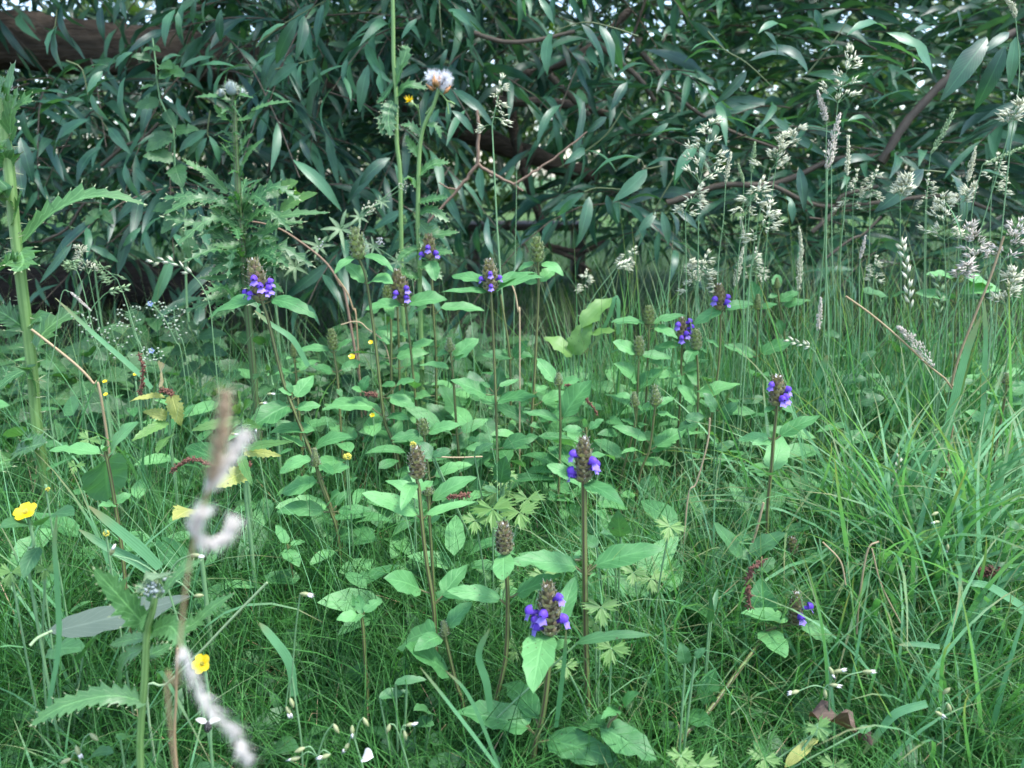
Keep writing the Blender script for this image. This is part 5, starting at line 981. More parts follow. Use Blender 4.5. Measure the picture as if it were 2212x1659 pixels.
butter_plant('buttercup leaves around the foot of the tall brown-coned stem', 8, .56, [(1130, 900, 120), (1060, 480, 70), (1300, 440, 120)])
butter_plant('yellowish buttercup leaves at the left edge under the open flower', 7, .48, [(70, 420, 130), (290, 400, 90)])
butter_plant('buttercup leaves right of the pale plume among fine grass', 4, .70, [(560, 1220, 90), (480, 1390, 70)])
butter_plant('jagged buttercup leaves between the middle stems', 5, .75, [(1050, 1450, 110), (1000, 1560, 120), (1200, 1600, 130)])
butter_plant('buttercup leaves in shade right of the wide oval leaves', 8, .58, [(1980, 460, 130), (1870, 420, 110), (2100, 130, 120)])
butter_plant('dark buttercup leaves at the bottom right in the grass', 9, .43, [(560, 1600, 140), (900, 1400, 120), (1000, 1640, 130)])

# ================================================================== other low leaves
def rosette(label, z, Y, leaves, name='broadleaf_weed', mat='low_leaf', shape='ovate', serr=.04, group='broad-leaved weeds in the grass'):
    x, y = leaves[0][:2]; g0 = zat(z, x, y, Y); g0[2] = 0; t = thing(name, label, 'plant', g0, group)
    for lf in leaves:
        bx, by, tx, ty, w = lf[:5]; A = zat(z, bx, by, Y); B = zat(z, tx, ty, Y + (lf[5] if len(lf) > 5 else random.uniform(-.02, .02))); A[2] = max(A[2], .006); B[2] = max(B[2], .012)
        N = face(A, B, .6); mb = MB(); tube(mb, smooth([g0 + [0, 0, .001], (g0 + A) / 2 + [0, 0, .004], A + (B - A) * .03], 6), .0008, 4, m=1)
        leaf_batch(mb, [A], [B], px_width(A, B, N, w * ZS), N, shape, bend=random.uniform(.02, .12), fold=random.uniform(.05, .25), nv=10, nu=2, serr=serr, wav=.1, tint=random.uniform(.2, .8)); part(t, 'leaf', mb, [M[mat], M['stalk']])
rosette('large bright crumpled leaf torn along its edge behind the middle plants', 5, 1.0, [(1480, 700, 1305, 580, 150), (1490, 690, 1600, 470, 150), (1540, 520, 1740, 330, 110, .03), (1600, 560, 1760, 540, 60)], mat='butter_leaf', serr=.12)
rosette('big dull round leaves low in the centre behind the stems', 5, .95, [(900, 960, 830, 790, 180), (1000, 950, 1030, 760, 160), (760, 1080, 640, 880, 180), (700, 1150, 560, 1000, 160), (900, 1180, 720, 1300, 160, -.04), (880, 1100, 1010, 1220, 150, -.03)])
rosette('broad pale leaf cluster at the foot of the central flower', 5, .74, [(1030, 1500, 1060, 1330, 140), (1010, 1550, 910, 1530, 50), (1040, 1530, 1120, 1470, 60), (860, 1330, 990, 1250, 50), (600, 1330, 720, 1290, 110), (600, 1350, 500, 1240, 110)])
rosette('upright oval leaf pair beside the two-tiered near stem', 8, .60, [(1790, 200, 1770, 30, 130), (1640, 260, 1530, 200, 110, .02), (1700, 330, 1690, 420, 80), (1760, 220, 1660, 170, 60)])
rosette('blue-green leaf blades standing alone in the right grass', 9, .52, [(210, 740, 215, 545, 36), (225, 700, 265, 525, 36)], shape='strap', serr=0)
rosette('pale oval leaf cut by the right edge beside the dark red burr', 9, .60, [(2000, 460, 2210, 420, 120), (2090, 110, 2215, 150, 110)])
rosette('round-leaved weed in the left grass under the heart leaf', 7, .5, [(300, 920, 540, 900, 100), (520, 960, 610, 820, 60), (250, 260, 160, 450, 80)])
rosette('grey-green weed leaves low under the big notched leaves', 8, .46, [(360, 1120, 560, 1100, 50), (440, 1120, 370, 1100, 40), (260, 1210, 450, 1180, 60), (270, 1250, 340, 1310, 60), (1500, 870, 2000, 820, 60)])
rosette('weed leaves shaded at the lower left between fine grass', 8, .47, [(480, 1370, 610, 1390, 70), (600, 1320, 480, 1290, 50), (380, 1460, 480, 1560, 110), (280, 1480, 350, 1580, 80)])
rosette('broad weed leaves in the right meadow under the pale grasses', 6, .95, [(420, 990, 560, 960, 60), (480, 1010, 420, 1050, 60), (1050, 870, 1215, 840, 70), (1130, 1000, 1320, 960, 80), (1230, 950, 1200, 900, 80), (1350, 960, 1390, 920, 80), (1180, 720, 1270, 670, 60)])
rosette('pale weed leaves behind the dry forked straw', 6, 1.0, [(1390, 700, 1480, 600, 70), (1410, 680, 1360, 600, 60), (1480, 900, 1600, 850, 90), (1190, 290, 1340, 320, 50), (1360, 330, 1460, 290, 60), (930, 560, 1040, 580, 60), (1650, 900, 1900, 860, 80)])
rosette('broad leaves among fine stems left of the alone-standing flowering self-heal', 6, .80, [(300, 1100, 400, 990, 90), (250, 1050, 170, 930, 90), (260, 1300, 380, 1240, 60), (60, 1100, 190, 1080, 80), (10, 1160, 150, 1120, 60)])
rosette('leaf cluster at the base of the lone right flowering self-heal', 9, .62, [(470, 300, 695, 170, 100), (470, 340, 345, 260, 90), (420, 330, 235, 100, 80), (540, 420, 620, 330, 90), (620, 440, 760, 420, 90)])
rosette('grey-leaved weed under the sprawling self-heal', 9, .44, [(60, 1000, 30, 860, 100), (120, 960, 190, 900, 80), (860, 1450, 990, 1400, 80), (500, 1560, 620, 1640, 120), (1160, 1430, 1240, 1400, 70)])
rosette('small weed leaves at the lower left corner', 7, .42, [(760, 1480, 830, 1470, 50), (880, 1480, 900, 1540, 50), (540, 1640, 720, 1560, 50)])

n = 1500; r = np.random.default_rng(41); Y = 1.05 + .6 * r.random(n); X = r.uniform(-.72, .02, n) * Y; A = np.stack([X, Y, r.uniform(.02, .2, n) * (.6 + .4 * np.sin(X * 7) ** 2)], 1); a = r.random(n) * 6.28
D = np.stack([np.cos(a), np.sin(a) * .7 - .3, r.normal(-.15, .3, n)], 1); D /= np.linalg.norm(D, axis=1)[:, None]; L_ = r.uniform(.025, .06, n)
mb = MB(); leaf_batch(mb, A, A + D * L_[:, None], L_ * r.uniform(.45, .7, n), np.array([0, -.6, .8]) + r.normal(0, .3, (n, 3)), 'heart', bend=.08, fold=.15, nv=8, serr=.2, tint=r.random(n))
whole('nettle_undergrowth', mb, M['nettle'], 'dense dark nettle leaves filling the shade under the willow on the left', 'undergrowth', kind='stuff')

# fallen silver willow leaf, dead leaf, petal, fly
A = zat(7, 300, 800, .45); B = zat(7, 1200, 575, .50); g0 = A.copy(); g0[2] = 0
t = thing('fallen_leaf', 'long silvery fallen willow leaf lying across the grass behind the young sow-thistle', 'leaf', A)
mb = MB(); leaf_batch(mb, [A], [B], .024, np.array([.0, -.55, .9]), 'willow', bend=-.02, fold=.12, nv=14, nu=2, wav=.12, tint=.6); part(t, 'blade', mb, M['silver'])
mb = MB(); tube(mb, smooth([zat(7, 190, 885, .44), zat(7, 240, 835, .445), A + (B - A) * .03], 6), .0011, 5); part(t, 'leaf_stalk', mb, M['seed_green'])
A = zat(9, 840, 1330, .46); B = zat(9, 1240, 1520, .44); mb = MB(); leaf_batch(mb, [A], [B], .022, [.2, -.3, 1], 'ovate', bend=.12, fold=.7, nv=10, nu=2, serr=.1, wav=.5, tint=.5, twist=1.2)
whole('dead_leaf', mb, M['dead_leaf'], 'curled dead brown leaf lying in the grass at the bottom right', 'leaf', origin=A)
A = zat(9, 690, 1655, .43); B = zat(9, 910, 1470, .44); mb = MB(); leaf_batch(mb, [A], [B], .008, [-.5, -.5, .6], 'lance', bend=.12, fold=.3, nv=8, tint=.9); whole('fallen_leaf', mb, M['nettle_yellow'], 'curved yellow dead leaf at the very bottom right', 'leaf', origin=A)
A = zat(8, 160, 1580, .42); B = zat(8, 225, 1590, .415); mb = MB(); leaf_batch(mb, [A], [B], .009, [0, -.6, .8], 'round', bend=.15, fold=.3, nv=5, tint=.9); whole('fallen_petal', mb, M['white'], 'white petal lying in the grass at the bottom', 'petal', origin=A)
c = zat(7, 1315, 1400, .40); t = thing('fly', 'shiny dark fly resting on a grass blade beside the white plume', 'insect', c)
mb = MB(); s = np.linspace(0, 1, 7); tube(mb, c + np.outer(s - .5, [.002, -.002, .009]), .0022 * np.sin(s * pi * .9 + .15) + .0003, 8, tint=.2); part(t, 'body', mb, M['ink'])
for sd in (-1, 1):
    mb = MB(); leaf_batch(mb, [c + [0, 0, .003]], [c + [sd * .008, .002, .004]], .0035, [0, -.5, 1], 'ovate', nv=4, tint=.9); part(t, 'wing', mb, M['hair'])

# reddish dead catkins
def catkin(label, z, Y, pts, R, hang=True):
    P = [zat(z, x, y, Y) for x, y in pts]; C = smooth(P, 20); g0 = C[len(C) // 2]; Rm = R * ZS * Y / FV
    t = thing('dead_catkin', label, 'catkin', (g0[0], g0[1], g0[2]), 'reddish dead catkins'); mb = MB(); tube(mb, C, Rm * .3, 6, tint=.2); part(t, 'spine', mb, M['catkin'])
    k = 130; i = RNG.integers(0, len(C), k); D = RNG.normal(size=(k, 3)); mb = MB(); seeds(mb, C[i] + RNG.normal(0, Rm * .15, (k, 3)), D, Rm * RNG.uniform(.7, 1.3, k), Rm * .22, tint=RNG.random(k) ** 1.5); part(t, 'scales', mb, M['catkin'])
catkin('reddish dead catkin lying bent on the leaves left of the brown plume', 4, .66, [(1085, 1425), (1160, 1370), (1240, 1350), (1320, 1385)], 26)
catkin('upright reddish dead catkin in the left meadow, above the yellow nettle leaves', 4, .82, [(880, 690), (905, 770), (900, 850), (890, 940)], 24)
catkin('rusty dead catkin hanging left of the sprawling self-heal', 9, .54, [(560, 345), (480, 400), (455, 500), (470, 640)], 34)
catkin('fuzzy dark red catkin at the right edge beside the pale oval leaf', 9, .60, [(1915, 425), (1980, 415), (2035, 410)], 44)
catkin('short brown catkin in the centre behind the striped stem', 8, .70, [(700, -55), (760, -60), (830, -70)], 26)
catkin('reddish catkin hanging in the middle behind the oval raised leaf', 5, .90, [(1440, 880), (1500, 890), (1580, 980), (1640, 1060)], 20)
catkin('dark catkin clump on the yellowing nettle stem', 4, .81, [(1020, 910), (1070, 925), (1085, 940)], 26)
catkin('dark dry flower clump under the bright yellow toothed leaf', 4, .65, [(1510, 1390), (1560, 1395), (1580, 1385)], 24)
catkin('small reddish catkin left of the olive-cone stem in the grass', 5, .86, [(185, 945), (215, 935), (240, 950)], 22)

# ================================================================== mouse-ear chickweed with closed pale buds
def chickweed(label, z, Y, root, buds):
    g0 = zat(z, *root, Y); g0[2] = 0; t = thing('mouse_ear_chickweed', label, 'flower', g0, 'chickweed stems with closed buds')
    mb = MB(); hub = zat(z, np.mean([b[0] for b in buds]), np.mean([b[1] for b in buds]) + 70, Y); hub[2] = max(hub[2], .02)
    tube(mb, smooth([g0, (g0 + hub) / 2 + [.004, 0, .01], hub], 10), .0007, 5)
    for b in buds: c = zat(z, b[0], b[1], Y); tube(mb, smooth([hub, (hub + c) / 2 + [0, 0, .004], c], 6), .0005, 4)
    part(t, 'stem', mb, M['stalk'])
    for (x, y, a, wh) in buds:
        c = zat(z, x, y, Y); D = nrm([cos(radians(a)), -.2, sin(radians(a))]); mb = MB(); s = np.linspace(0, 1, 7); Lb = .0068
        tube(mb, c + np.outer(s, D * Lb), .0013 * np.sin(np.clip(s * pi * .9 + .25, 0, pi)) + .0002, 7, tint=.5)
        if wh: seeds(mb, c + D * Lb * .6 + RNG.normal(0, .0004, (4, 3)), D + RNG.normal(0, .12, (4, 3)), .0052, .0009, tint=.9, m=1)
        part(t, 'bud', mb, [M['bud'], M['white']])
chickweed('chickweed with two pink-tipped buds at the lower left of the big near leaf', 8, .43, (150, 1620), [(90, 1390, -90, 1), (70, 1500, -120, 1), (160, 1340, -60, 0)])
chickweed('chickweed with a white petalled bud pointing right, left of the big near leaf', 8, .43, (440, 1640), [(330, 1380, -110, 0), (430, 1390, 20, 1), (420, 1420, -80, 0)])
chickweed('chickweed with a cluster of cream buds under the sprawling self-heal', 9, .46, (930, 1300), [(970, 1020, -60, 1), (1000, 1050, 20, 1), (970, 1130, 0, 1), (780, 1170, 190, 1), (1180, 1050, 10, 1), (940, 1160, -80, 0)])
chickweed('chickweed with drooping brown buds at the bottom right', 9, .45, (1680, 1500), [(1640, 1300, -30, 1), (1720, 1250, -70, 0), (1690, 1190, 60, 0)])
chickweed('chickweed with two white buds in the right grass below the broad blades', 9, .62, (1720, 420), [(1670, 100, 180, 1), (1660, 40, 200, 0), (1720, 240, -90, 1)])
chickweed('chickweed at the lower left with two cream buds', 7, .40, (520, 1640), [(480, 1520, -70, 1), (450, 1600, 200, 0), (570, 1440, -40, 0)])
chickweed('chickweed with three buds in the bottom left near the white plume tip', 7, .41, (1960, 1650), [(2110, 1380, -60, 0), (1900, 1590, 190, 1), (2090, 1570, 200, 1), (1930, 1530, 200, 0)])
chickweed('chickweed with small cream buds above the white plume tip', 7, .43, (1850, 1480), [(1835, 1215, -70, 0), (1810, 1270, -60, 1), (1900, 555, 0, 1)])
chickweed('chickweed buds in the left meadow behind the brown plume', 4, .74, (1650, 1150), [(1690, 940, 10, 1), (1640, 1000, 10, 1), (1460, 1190, 0, 1), (1620, 1130, -90, 1)])
chickweed('tiny white-budded chickweed over the small thistle', 7, .44, (1230, 420), [(1210, 310, 0, 1), (1230, 570, 10, 0), (700, 310, 60, 1)])

# ================================================================== tall grasses in seed
def panicle(mb, C, kind, L, seed, fat=1.0):
    """C: curve from the foot of the seed head to its tip"""
    r = np.random.default_rng(seed); n = len(C); T = np.gradient(C, axis=0); T /= np.linalg.norm(T, axis=1)[:, None] + 1e-9
    tot = np.linalg.norm(np.diff(C, axis=0), axis=1).sum()
    if kind == 'plume':
        k = int(260 * fat ** .5); s = r.random(k); i = (s * (n - 1)).astype(int); fr = (s * (n - 1) - i)[:, None]; Ci = C[i] * (1 - fr) + C[np.minimum(i + 1, n - 1)] * fr; R = tot * .085 * fat * np.sin(np.clip(s, .02, 1) ** .7 * pi * .96 + .08)
        u = r.normal(size=(k, 3)); u -= (u * T[i]).sum(1)[:, None] * T[i]; u /= np.linalg.norm(u, axis=1)[:, None] + 1e-9
        seeds(mb, Ci + u * (R * r.random(k))[:, None], T[i] * 1.0 + u * .45 + r.normal(0, .15, (k, 3)), r.uniform(.6, 1.1, k) * tot * .08, np.maximum(tot * .008, .0006), tint=r.random(k))
    elif kind == 'spike':
        k = max(8, int(tot / .006)); 
        for j in range(k):
            i = int(j / k * (n - 1)); sd = 1 if j % 2 else -1; S = nrm(np.cross(T[i], [0, 1, 0])) * sd
            seeds(mb, C[i] + S * .0006 + r.normal(0, .0004, (3, 3)), T[i] * 1.0 + S * .45 + r.normal(0, .12, (3, 3)), .0085 * fat, .0011 * fat, tint=r.random())
    else:
        nodes = 8 if kind == 'open' else 6
        for j in range(nodes):
            s = j / nodes; i = int(s * (n - 1)); k = 2
            for b in range(k):
                a = r.random() * 6.28; d = nrm([cos(a), sin(a) * .6, .65 if kind == 'open' else .1]); Lb = tot * (.46 * (1 - s * .8)) * r.uniform(.45, 1.15)
                t_ = np.linspace(0, 1, 6)[:, None]; B = C[i] + d * Lb * t_ + np.array([0, 0, -1]) * Lb * (.22 if kind == 'open' else .5) * t_ ** 2
                tube(mb, B, .00035, 3, cap=False, m=1)
                q = int(r.integers(6, 12)); w = r.uniform(.6, 1.05, q); P = C[i] + d * Lb * w[:, None] + np.array([0, 0, -1]) * Lb * (.22 if kind == 'open' else .5) * (w ** 2)[:, None]
                seeds(mb, P + r.normal(0, .0012, (q, 3)), d + r.normal(0, .28, (q, 3)) + [0, 0, -.15], r.uniform(.0055, .0095, q) * fat, .00085 * fat, tint=r.random(q))
        k = 16; s = r.uniform(.6, 1, k); i = (s * (n - 1)).astype(int); seeds(mb, C[i], T[i] + r.normal(0, .3, (k, 3)), .007 * fat, .0010 * fat, tint=r.random(k))
def stalk(label, z, Y, top, foot, stem, kind='open', mat='seed', fat=1.0, r=.0007, mid=None, blade=None):
    """top = tip of the seed head, foot = where it starts, stem = points below it"""
    S = [zat(z, x, y, Y) for x, y in stem]; S = [p for p in S if p[2] > .02]; F = zat(z, *foot, Y); Tp = zat(z, *top, Y)
    g0 = (S[-1] if S else F).copy(); g0[2] = 0; t = thing('seeding_grass', label, 'grass', g0, 'tall grasses gone to seed')
    mb = MB(); H = smooth([F] + ([zat(z, *mid, Y)] if mid else []) + [Tp], 16)
    C = smooth([F] + S + [g0], 26); tube(mb, C, np.linspace(r * .7, r * 1.25, len(C)), 5, tint=random.random()); tube(mb, H, np.linspace(r * .6, r * .3, len(H)), 4)
    part(t, 'stem', mb, M['stalk'])
    mb = MB(); panicle(mb, H, kind, 1, int(abs(top[0] * 3 + top[1])) + z, fat); part(t, 'seed_head', mb, [M[mat], M['stalk']])
    if blade:
        i = len(C) // 2; A = zat(z, blade[0], blade[1], Y); B = zat(z, blade[2], blade[3], Y - .02); mb = MB(); leaf_batch(mb, [A], [B], .005, face(A, B, .5), 'strap', bend=.1, nv=8, tint=.6); part(t, 'leaf', mb, M['broad'])
    return t
stalk('tallest pale grass panicle on the right, with separate seed clusters up its tip', 3, .95, (1125, 285), (1025, 655), [(1000, 860), (960, 1100), (940, 1500), (925, 1700), (860, 2400)], 'open', 'seed', 1.15)
stalk('dense pinkish-white plume just left below the tallest panicle', 3, .95, (898, 580), (955, 770), [(950, 1000), (948, 1500), (930, 2200)], 'plume', 'seed_pink', 1.3)
stalk('long dense white plume under the tallest panicle', 3, .94, (1035, 730), (955, 1075), [(955, 1300), (950, 1660), (960, 2300)], 'plume', 'seed_pink', 1.15, r=.001)
stalk('narrow white plume standing straight, right of the long dense one', 3, .94, (1092, 865), (1085, 1115), [(1065, 1350), (1040, 1660), (1030, 2300)], 'plume', 'seed', .75)
stalk('open grass panicle on the left of the right-hand grasses with a pale pointed tip', 3, .96, (235, 725), (150, 1160), [(145, 1300), (140, 1660), (130, 2400)], 'open', 'seed', 1.15)
stalk('sparse grass panicle leaning right with wide seed clusters', 3, .98, (800, 780), (600, 1080), [(540, 1300), (480, 1660), (430, 2200)], 'open', 'seed', 1.15)
stalk('greenish grass plume between the two open panicles', 3, 1.0, (500, 905), (478, 1095), [(470, 1300), (440, 1660), (400, 2300)], 'plume', 'seed_green', 1.0)
stalk('slim pale plume left of the greenish plume', 3, .97, (348, 970), (315, 1160), [(300, 1400), (270, 1660), (240, 2300)], 'plume', 'seed', 1.0)
stalk('green-white plume low behind the slim pale one', 3, .97, (395, 1040), (430, 1160), [(420, 1400), (390, 1700), (370, 2200)], 'plume', 'seed_green', 1.2)
stalk('drooping white panicle in the thick of the right-hand grasses', 3, .93, (560, 1120), (440, 1330), [(440, 1500), (430, 1700), (420, 2300)], 'nod', 'seed', 1.3)
stalk('white grass panicle with hanging tufts low in the right-hand grasses', 3, .92, (610, 1270), (530, 1500), [(510, 1600), (470, 1750), (440, 2300)], 'nod', 'seed', 1.3)
stalk('hanging panicle of white tufts at the left end of the right-hand grasses', 3, .96, (170, 1160), (60, 1330), [(62, 1500), (65, 1700), (60, 2300)], 'nod', 'seed', 1.2)
stalk('narrow pale plume low behind the violet six-flowered self-heal', 6, .98, (425, 20), (370, 260), [(360, 400), (370, 800)], 'plume', 'seed', .9)
stalk('pale grass panicle above the dark violet cone at the grass edge', 6, 1.0, (205, 20), (130, 260), [(128, 420), (130, 800)], 'nod', 'seed', 1.2)
stalk('short open grass panicle left of the dark violet cone', 6, 1.0, (85, 90), (120, 250), [(125, 420), (110, 900)], 'open', 'seed', 1.0)
stalk('slender greenish spike leaning right in front of the willow branches', 3, .98, (1765, 695), (1610, 985), [(1590, 1200), (1580, 1660), (1570, 2300)], 'plume', 'seed_green', .55)
stalk('green-white plume at the right with small side tufts', 3, .95, (1895, 935), (1845, 1160), [(1840, 1400), (1830, 1700), (1810, 2300)], 'plume', 'seed', 1.0)
stalk('open tuft of white seeds beneath the green-white right plume', 3, .94, (1890, 1170), (1790, 1300), [(1790, 1500), (1785, 1800), (1780, 2300)], 'open', 'seed', 1.1)
stalk('white grass panicle standing behind a broad pale blade at the right', 3, .9, (1690, 1215), (1700, 1520), [(1705, 1700), (1700, 2300)], 'open', 'seed', 1.2, blade=(1790, 1650, 1690, 1260))
stalk('white seed clusters in front of the long blue willow leaf', 3, .95, (1480, 1120), (1420, 1240), [(1420, 1500), (1425, 1900), (1420, 2300)], 'open', 'seed', 1.4)
stalk('pinkish grass panicle at the far right with long slanting seeds', 3, .88, (1850, 1410), (1900, 1640), [(1860, 1700), (1760, 2000), (1740, 2400)], 'open', 'seed_pink', 1.1)
stalk('pink long-seeded panicle spreading at the right edge', 3, .86, (2190, 1370), (2080, 1640), [(2040, 1750), (1990, 2100), (1960, 2400)], 'open', 'seed_pink', 1.1)
stalk('pale pointed grass spike of overlapping seeds in the right middle', 6, .9, (1420, -40), (1482, 400), [(1485, 600), (1490, 1000)], 'spike', 'seed', 1.4, mid=(1460, 150))
stalk('short drooping spike of pale green seeds right of the long one', 6, .9, (1630, 180), (1655, 440), [(1665, 600), (1650, 1100)], 'spike', 'seed_green', 1.4, mid=(1675, 300))
stalk('fluffy pink plume drooping over the dry forked straw', 6, .80, (1415, 520), (1630, 770), [(1640, 900), (1620, 1200), (1600, 1700)], 'plume', 'seed_pink', 1.05, mid=(1500, 600), r=.001)
stalk('lone grass panicle rising in the centre against the dark hollow', 2, 1.0, (1045, 455), (975, 790), [(985, 1000), (1005, 1400), (1025, 1700), (1055, 2200)], 'nod', 'seed', 1.25, r=.0013)
stalk('small pale seed tuft floating before the hollow right of the lone panicle', 2, 1.15, (1150, 1020), (1130, 1075), [(1128, 1300), (1120, 1700), (1110, 2300)], 'plume', 'seed', 2.2)
stalk('pale plume tip hanging in from the top right corner', 3, .9, (2080, -10), (2150, 115), [(2175, 420), (2150, 700), (2120, 900), (2060, 1500), (2000, 2300)], 'plume', 'seed', 1.4, mid=(2130, 40))
stalk('grass with stubby one-sided seed clusters at the right edge', 3, .88, (2195, 650), (2105, 780), [(2090, 900), (1990, 1250), (1900, 1600), (1850, 2200)], 'open', 'seed', 1.2)
stalk('thin seed spike slanting up to the right edge', 3, .92, (2195, 930), (1940, 1045), [(1880, 1300), (1850, 1700), (1840, 2300)], 'plume', 'seed_green', .4)
stalk('arching thin spike of pale seeds over the black hollow', 4, .95, (935, 112), (1215, 180), [(1280, 260), (1330, 400), (1360, 700)], 'spike', 'seed', 1.3, mid=(1080, 100))
stalk('sparse seeding grass with a few hanging seeds left of the arching spike', 4, .95, (600, 100), (740, 210), [(790, 330), (860, 560), (930, 800)], 'nod', 'seed_green', 1.0)
stalk('tiny seed spike bent sideways over the left grass', 4, .93, (815, 262), (690, 290), [(640, 330), (560, 450), (500, 800)], 'spike', 'seed_green', 1.0)
stalk('drooping tipped grass stalk at the left against the dark', 4, .92, (430, 150), (460, 95), [(520, 250), (580, 500), (640, 800)], 'nod', 'seed_green', .9)
stalk('upright branching grass tip left of the drooping stalk', 4, .95, (495, -10), (560, 180), [(590, 330), (640, 560), (700, 800)], 'open', 'seed', .8)
stalk('withered white seed head bent to the right beside the left thistle', 4, .86, (565, 400), (445, 292), [(390, 310), (345, 640), (310, 1000)], 'plume', 'seed_pink', .7, r=.0006)
stalk('broken pale grass stalk with a forked seed tip in the middle distance', 5, 1.05, (1830, 110), (1760, 140), [(1640, 290), (1550, 440), (1500, 560)], 'spike', 'seed', 1.2)
stalk('sparse speckled seed panicle behind the broken pale stalk', 5, 1.1, (1570, 150), (1565, 280), [(1550, 420), (1530, 600)], 'nod', 'seed', .9)
stalk('thin seed spray leaning right above the middle self-heals', 5, 1.1, (1890, 0), (1780, 130), [(1700, 300), (1620, 500)], 'nod', 'seed', .9)
stalk('pale plume in the right meadow hanging over a small self-heal bud', 6, .98, (790, 20), (775, 290), [(770, 500), (760, 900)], 'plume', 'seed', .8)
stalk('white feathery spike low in the right meadow beside the blue-green blade', 6, .92, (918, 335), (900, 540), [(880, 700), (870, 1000)], 'plume', 'seed_pink', .9)
stalk('open white panicle at the right edge below the pink ones', 6, .86, (2140, 140), (2090, 380), [(2110, 560), (2080, 900), (2060, 1400)], 'open', 'seed', 1.3)
stalk('grass panicle dangling over the dry straw fork at the right', 6, .84, (1880, 90), (1800, 180), [(1730, 330), (1660, 640), (1640, 1100)], 'nod', 'seed_pink', 1.1)
stalk('pale nodding seed spray beside the pale squat cone', 6, .88, (700, 590), (850, 640), [(900, 720), (950, 1000)], 'spike', 'seed', 1.0)
stalk('long seed-spike grass leaning in front of the right broad blades', 6, .72, (1420, 1320), (1380, 1500), [(1375, 1700), (1370, 1900)], 'spike', 'seed', .7)

stalk('feathery pale panicle leaning left in the thick of the right-hand grasses', 3, .95, (690, 830), (640, 1010), [(600, 1300), (560, 1700), (520, 2200)], 'open', 'seed', .9)
stalk('slim silvery plume directly below the tallest panicle, right of its stem', 3, .97, (1010, 900), (985, 1040), [(985, 1300), (990, 1700), (1000, 2200)], 'plume', 'seed', .8)
stalk('wispy panicle with spread branches behind the narrow white plume', 3, 1.0, (1150, 1060), (1120, 1290), [(1120, 1500), (1115, 1800), (1110, 2300)], 'nod', 'seed', .9)
stalk('small airy panicle halfway between the tall plumes and the blue leaf', 3, 1.0, (1280, 1040), (1230, 1230), [(1225, 1500), (1215, 1900), (1210, 2300)], 'nod', 'seed', .8)
stalk('short silvery plume low at the edge of the lawn opening', 3, .98, (780, 1440), (800, 1620), [(800, 1700), (805, 2200)], 'plume', 'seed', .8)
stalk('pale cream panicle beside a broad blade low on the right', 3, .95, (1200, 1490), (1165, 1640), [(1160, 1800), (1150, 2300)], 'plume', 'seed_pink', .9)
stalk('thin panicle rising behind the pink ones at the right edge', 3, .95, (2040, 960), (2000, 1180), [(1990, 1400), (1985, 1800), (1980, 2300)], 'nod', 'seed', .9)
stalk('lone silvery panicle between willow leaf and pink panicles on the right', 3, .97, (1600, 1090), (1580, 1300), [(1575, 1500), (1570, 1900), (1565, 2300)], 'nod', 'seed', .8)
stalk('narrow seed spike crossing the dark gap left of the tall plumes', 3, 1.0, (410, 1380), (440, 1560), [(430, 1700), (420, 2200)], 'plume', 'seed', .7)
stalk('nodding white panicle above the young green self-heal head', 6, 1.0, (510, 10), (480, 190), [(470, 300), (460, 800)], 'nod', 'seed', 1.0)
stalk('tiny cream panicle beside the single dark grass blade in the right middle', 6, .96, (1270, 60), (1250, 210), [(1245, 400), (1240, 900)], 'nod', 'seed', .8)

# the plume that hangs close before the lens
YN = .175
P = [zat(0, x, y, YN) for x, y in [(486, 870), (470, 1000), (440, 1090), (412, 1200), (393, 1340), (384, 1480), (378, 1660)]]
g0 = P[-1].copy(); g0[2] = 0
t = thing('seeding_grass', 'brownish grass plume close to the lens at the lower left, soft and out of focus', 'grass', g0, 'tall grasses gone to seed')
mb = MB(); C = smooth(P + [g0], 30); tube(mb, C, np.linspace(.0003, .00045, len(C)), 6); part(t, 'stem', mb, M['straw'])
def fuzz(name, pts, R, mat, seed):
    r = np.random.default_rng(seed); C = smooth([zat(0, x, y, YN + d) for x, y, d in pts], 24); n = len(C); T = np.gradient(C, axis=0); T /= np.linalg.norm(T, axis=1)[:, None]
    k = 300; s = r.random(k); i = (s * (n - 1)).astype(int); fr = (s * (n - 1) - i)[:, None]; Cc = C; C = C[i] * (1 - fr) + C[np.minimum(i + 1, n - 1)] * fr; u = r.normal(size=(k, 3)); u -= (u * T[i]).sum(1)[:, None] * T[i]; u /= np.linalg.norm(u, axis=1)[:, None]
    Rm = R * .45 / FV * YN; prf = np.sin(np.clip(s, .0, 1) ** .8 * pi * .9 + .15); mb = MB()
    h_ = k // 3; seeds(mb, (C + u * (Rm * prf * r.random(k))[:, None])[:h_], (T[i] + u * .4 + r.normal(0, .2, (k, 3)))[:h_], r.uniform(.002, .0045, h_), .00022, tint=r.random(h_))
    hairs(mb, C + u * (Rm * prf)[:, None] * r.random((k, 1)), T[i] + u * .8, r.uniform(.0025, .006, k), .00015, tint=.7, m=0); part(t, name, mb, M[mat])
fuzz('seed_head', [(455, 1045, 0), (468, 980, 0), (480, 920, 0), (487, 855, 0)], 17, 'plume_brown', 1)
fuzz('seed_head', [(440, 1065, 0), (470, 1030, .002), (500, 985, .004), (525, 945, .006)], 9, 'plume_white', 2)
fuzz('seed_head', [(418, 1165, 0), (425, 1130, 0), (435, 1110, 0)], 8, 'plume_white', 3)
fuzz('seed_head', [(420, 1150, 0), (445, 1172, .002), (478, 1165, .004), (500, 1135, .006)], 12, 'plume_white', 4)
fuzz('seed_head', [(392, 1395, 0), (402, 1430, -.002), (430, 1485, -.004), (455, 1530, -.006), (495, 1565, -.008), (520, 1610, -.01), (535, 1640, -.01)], 13, 'plume_white', 5)

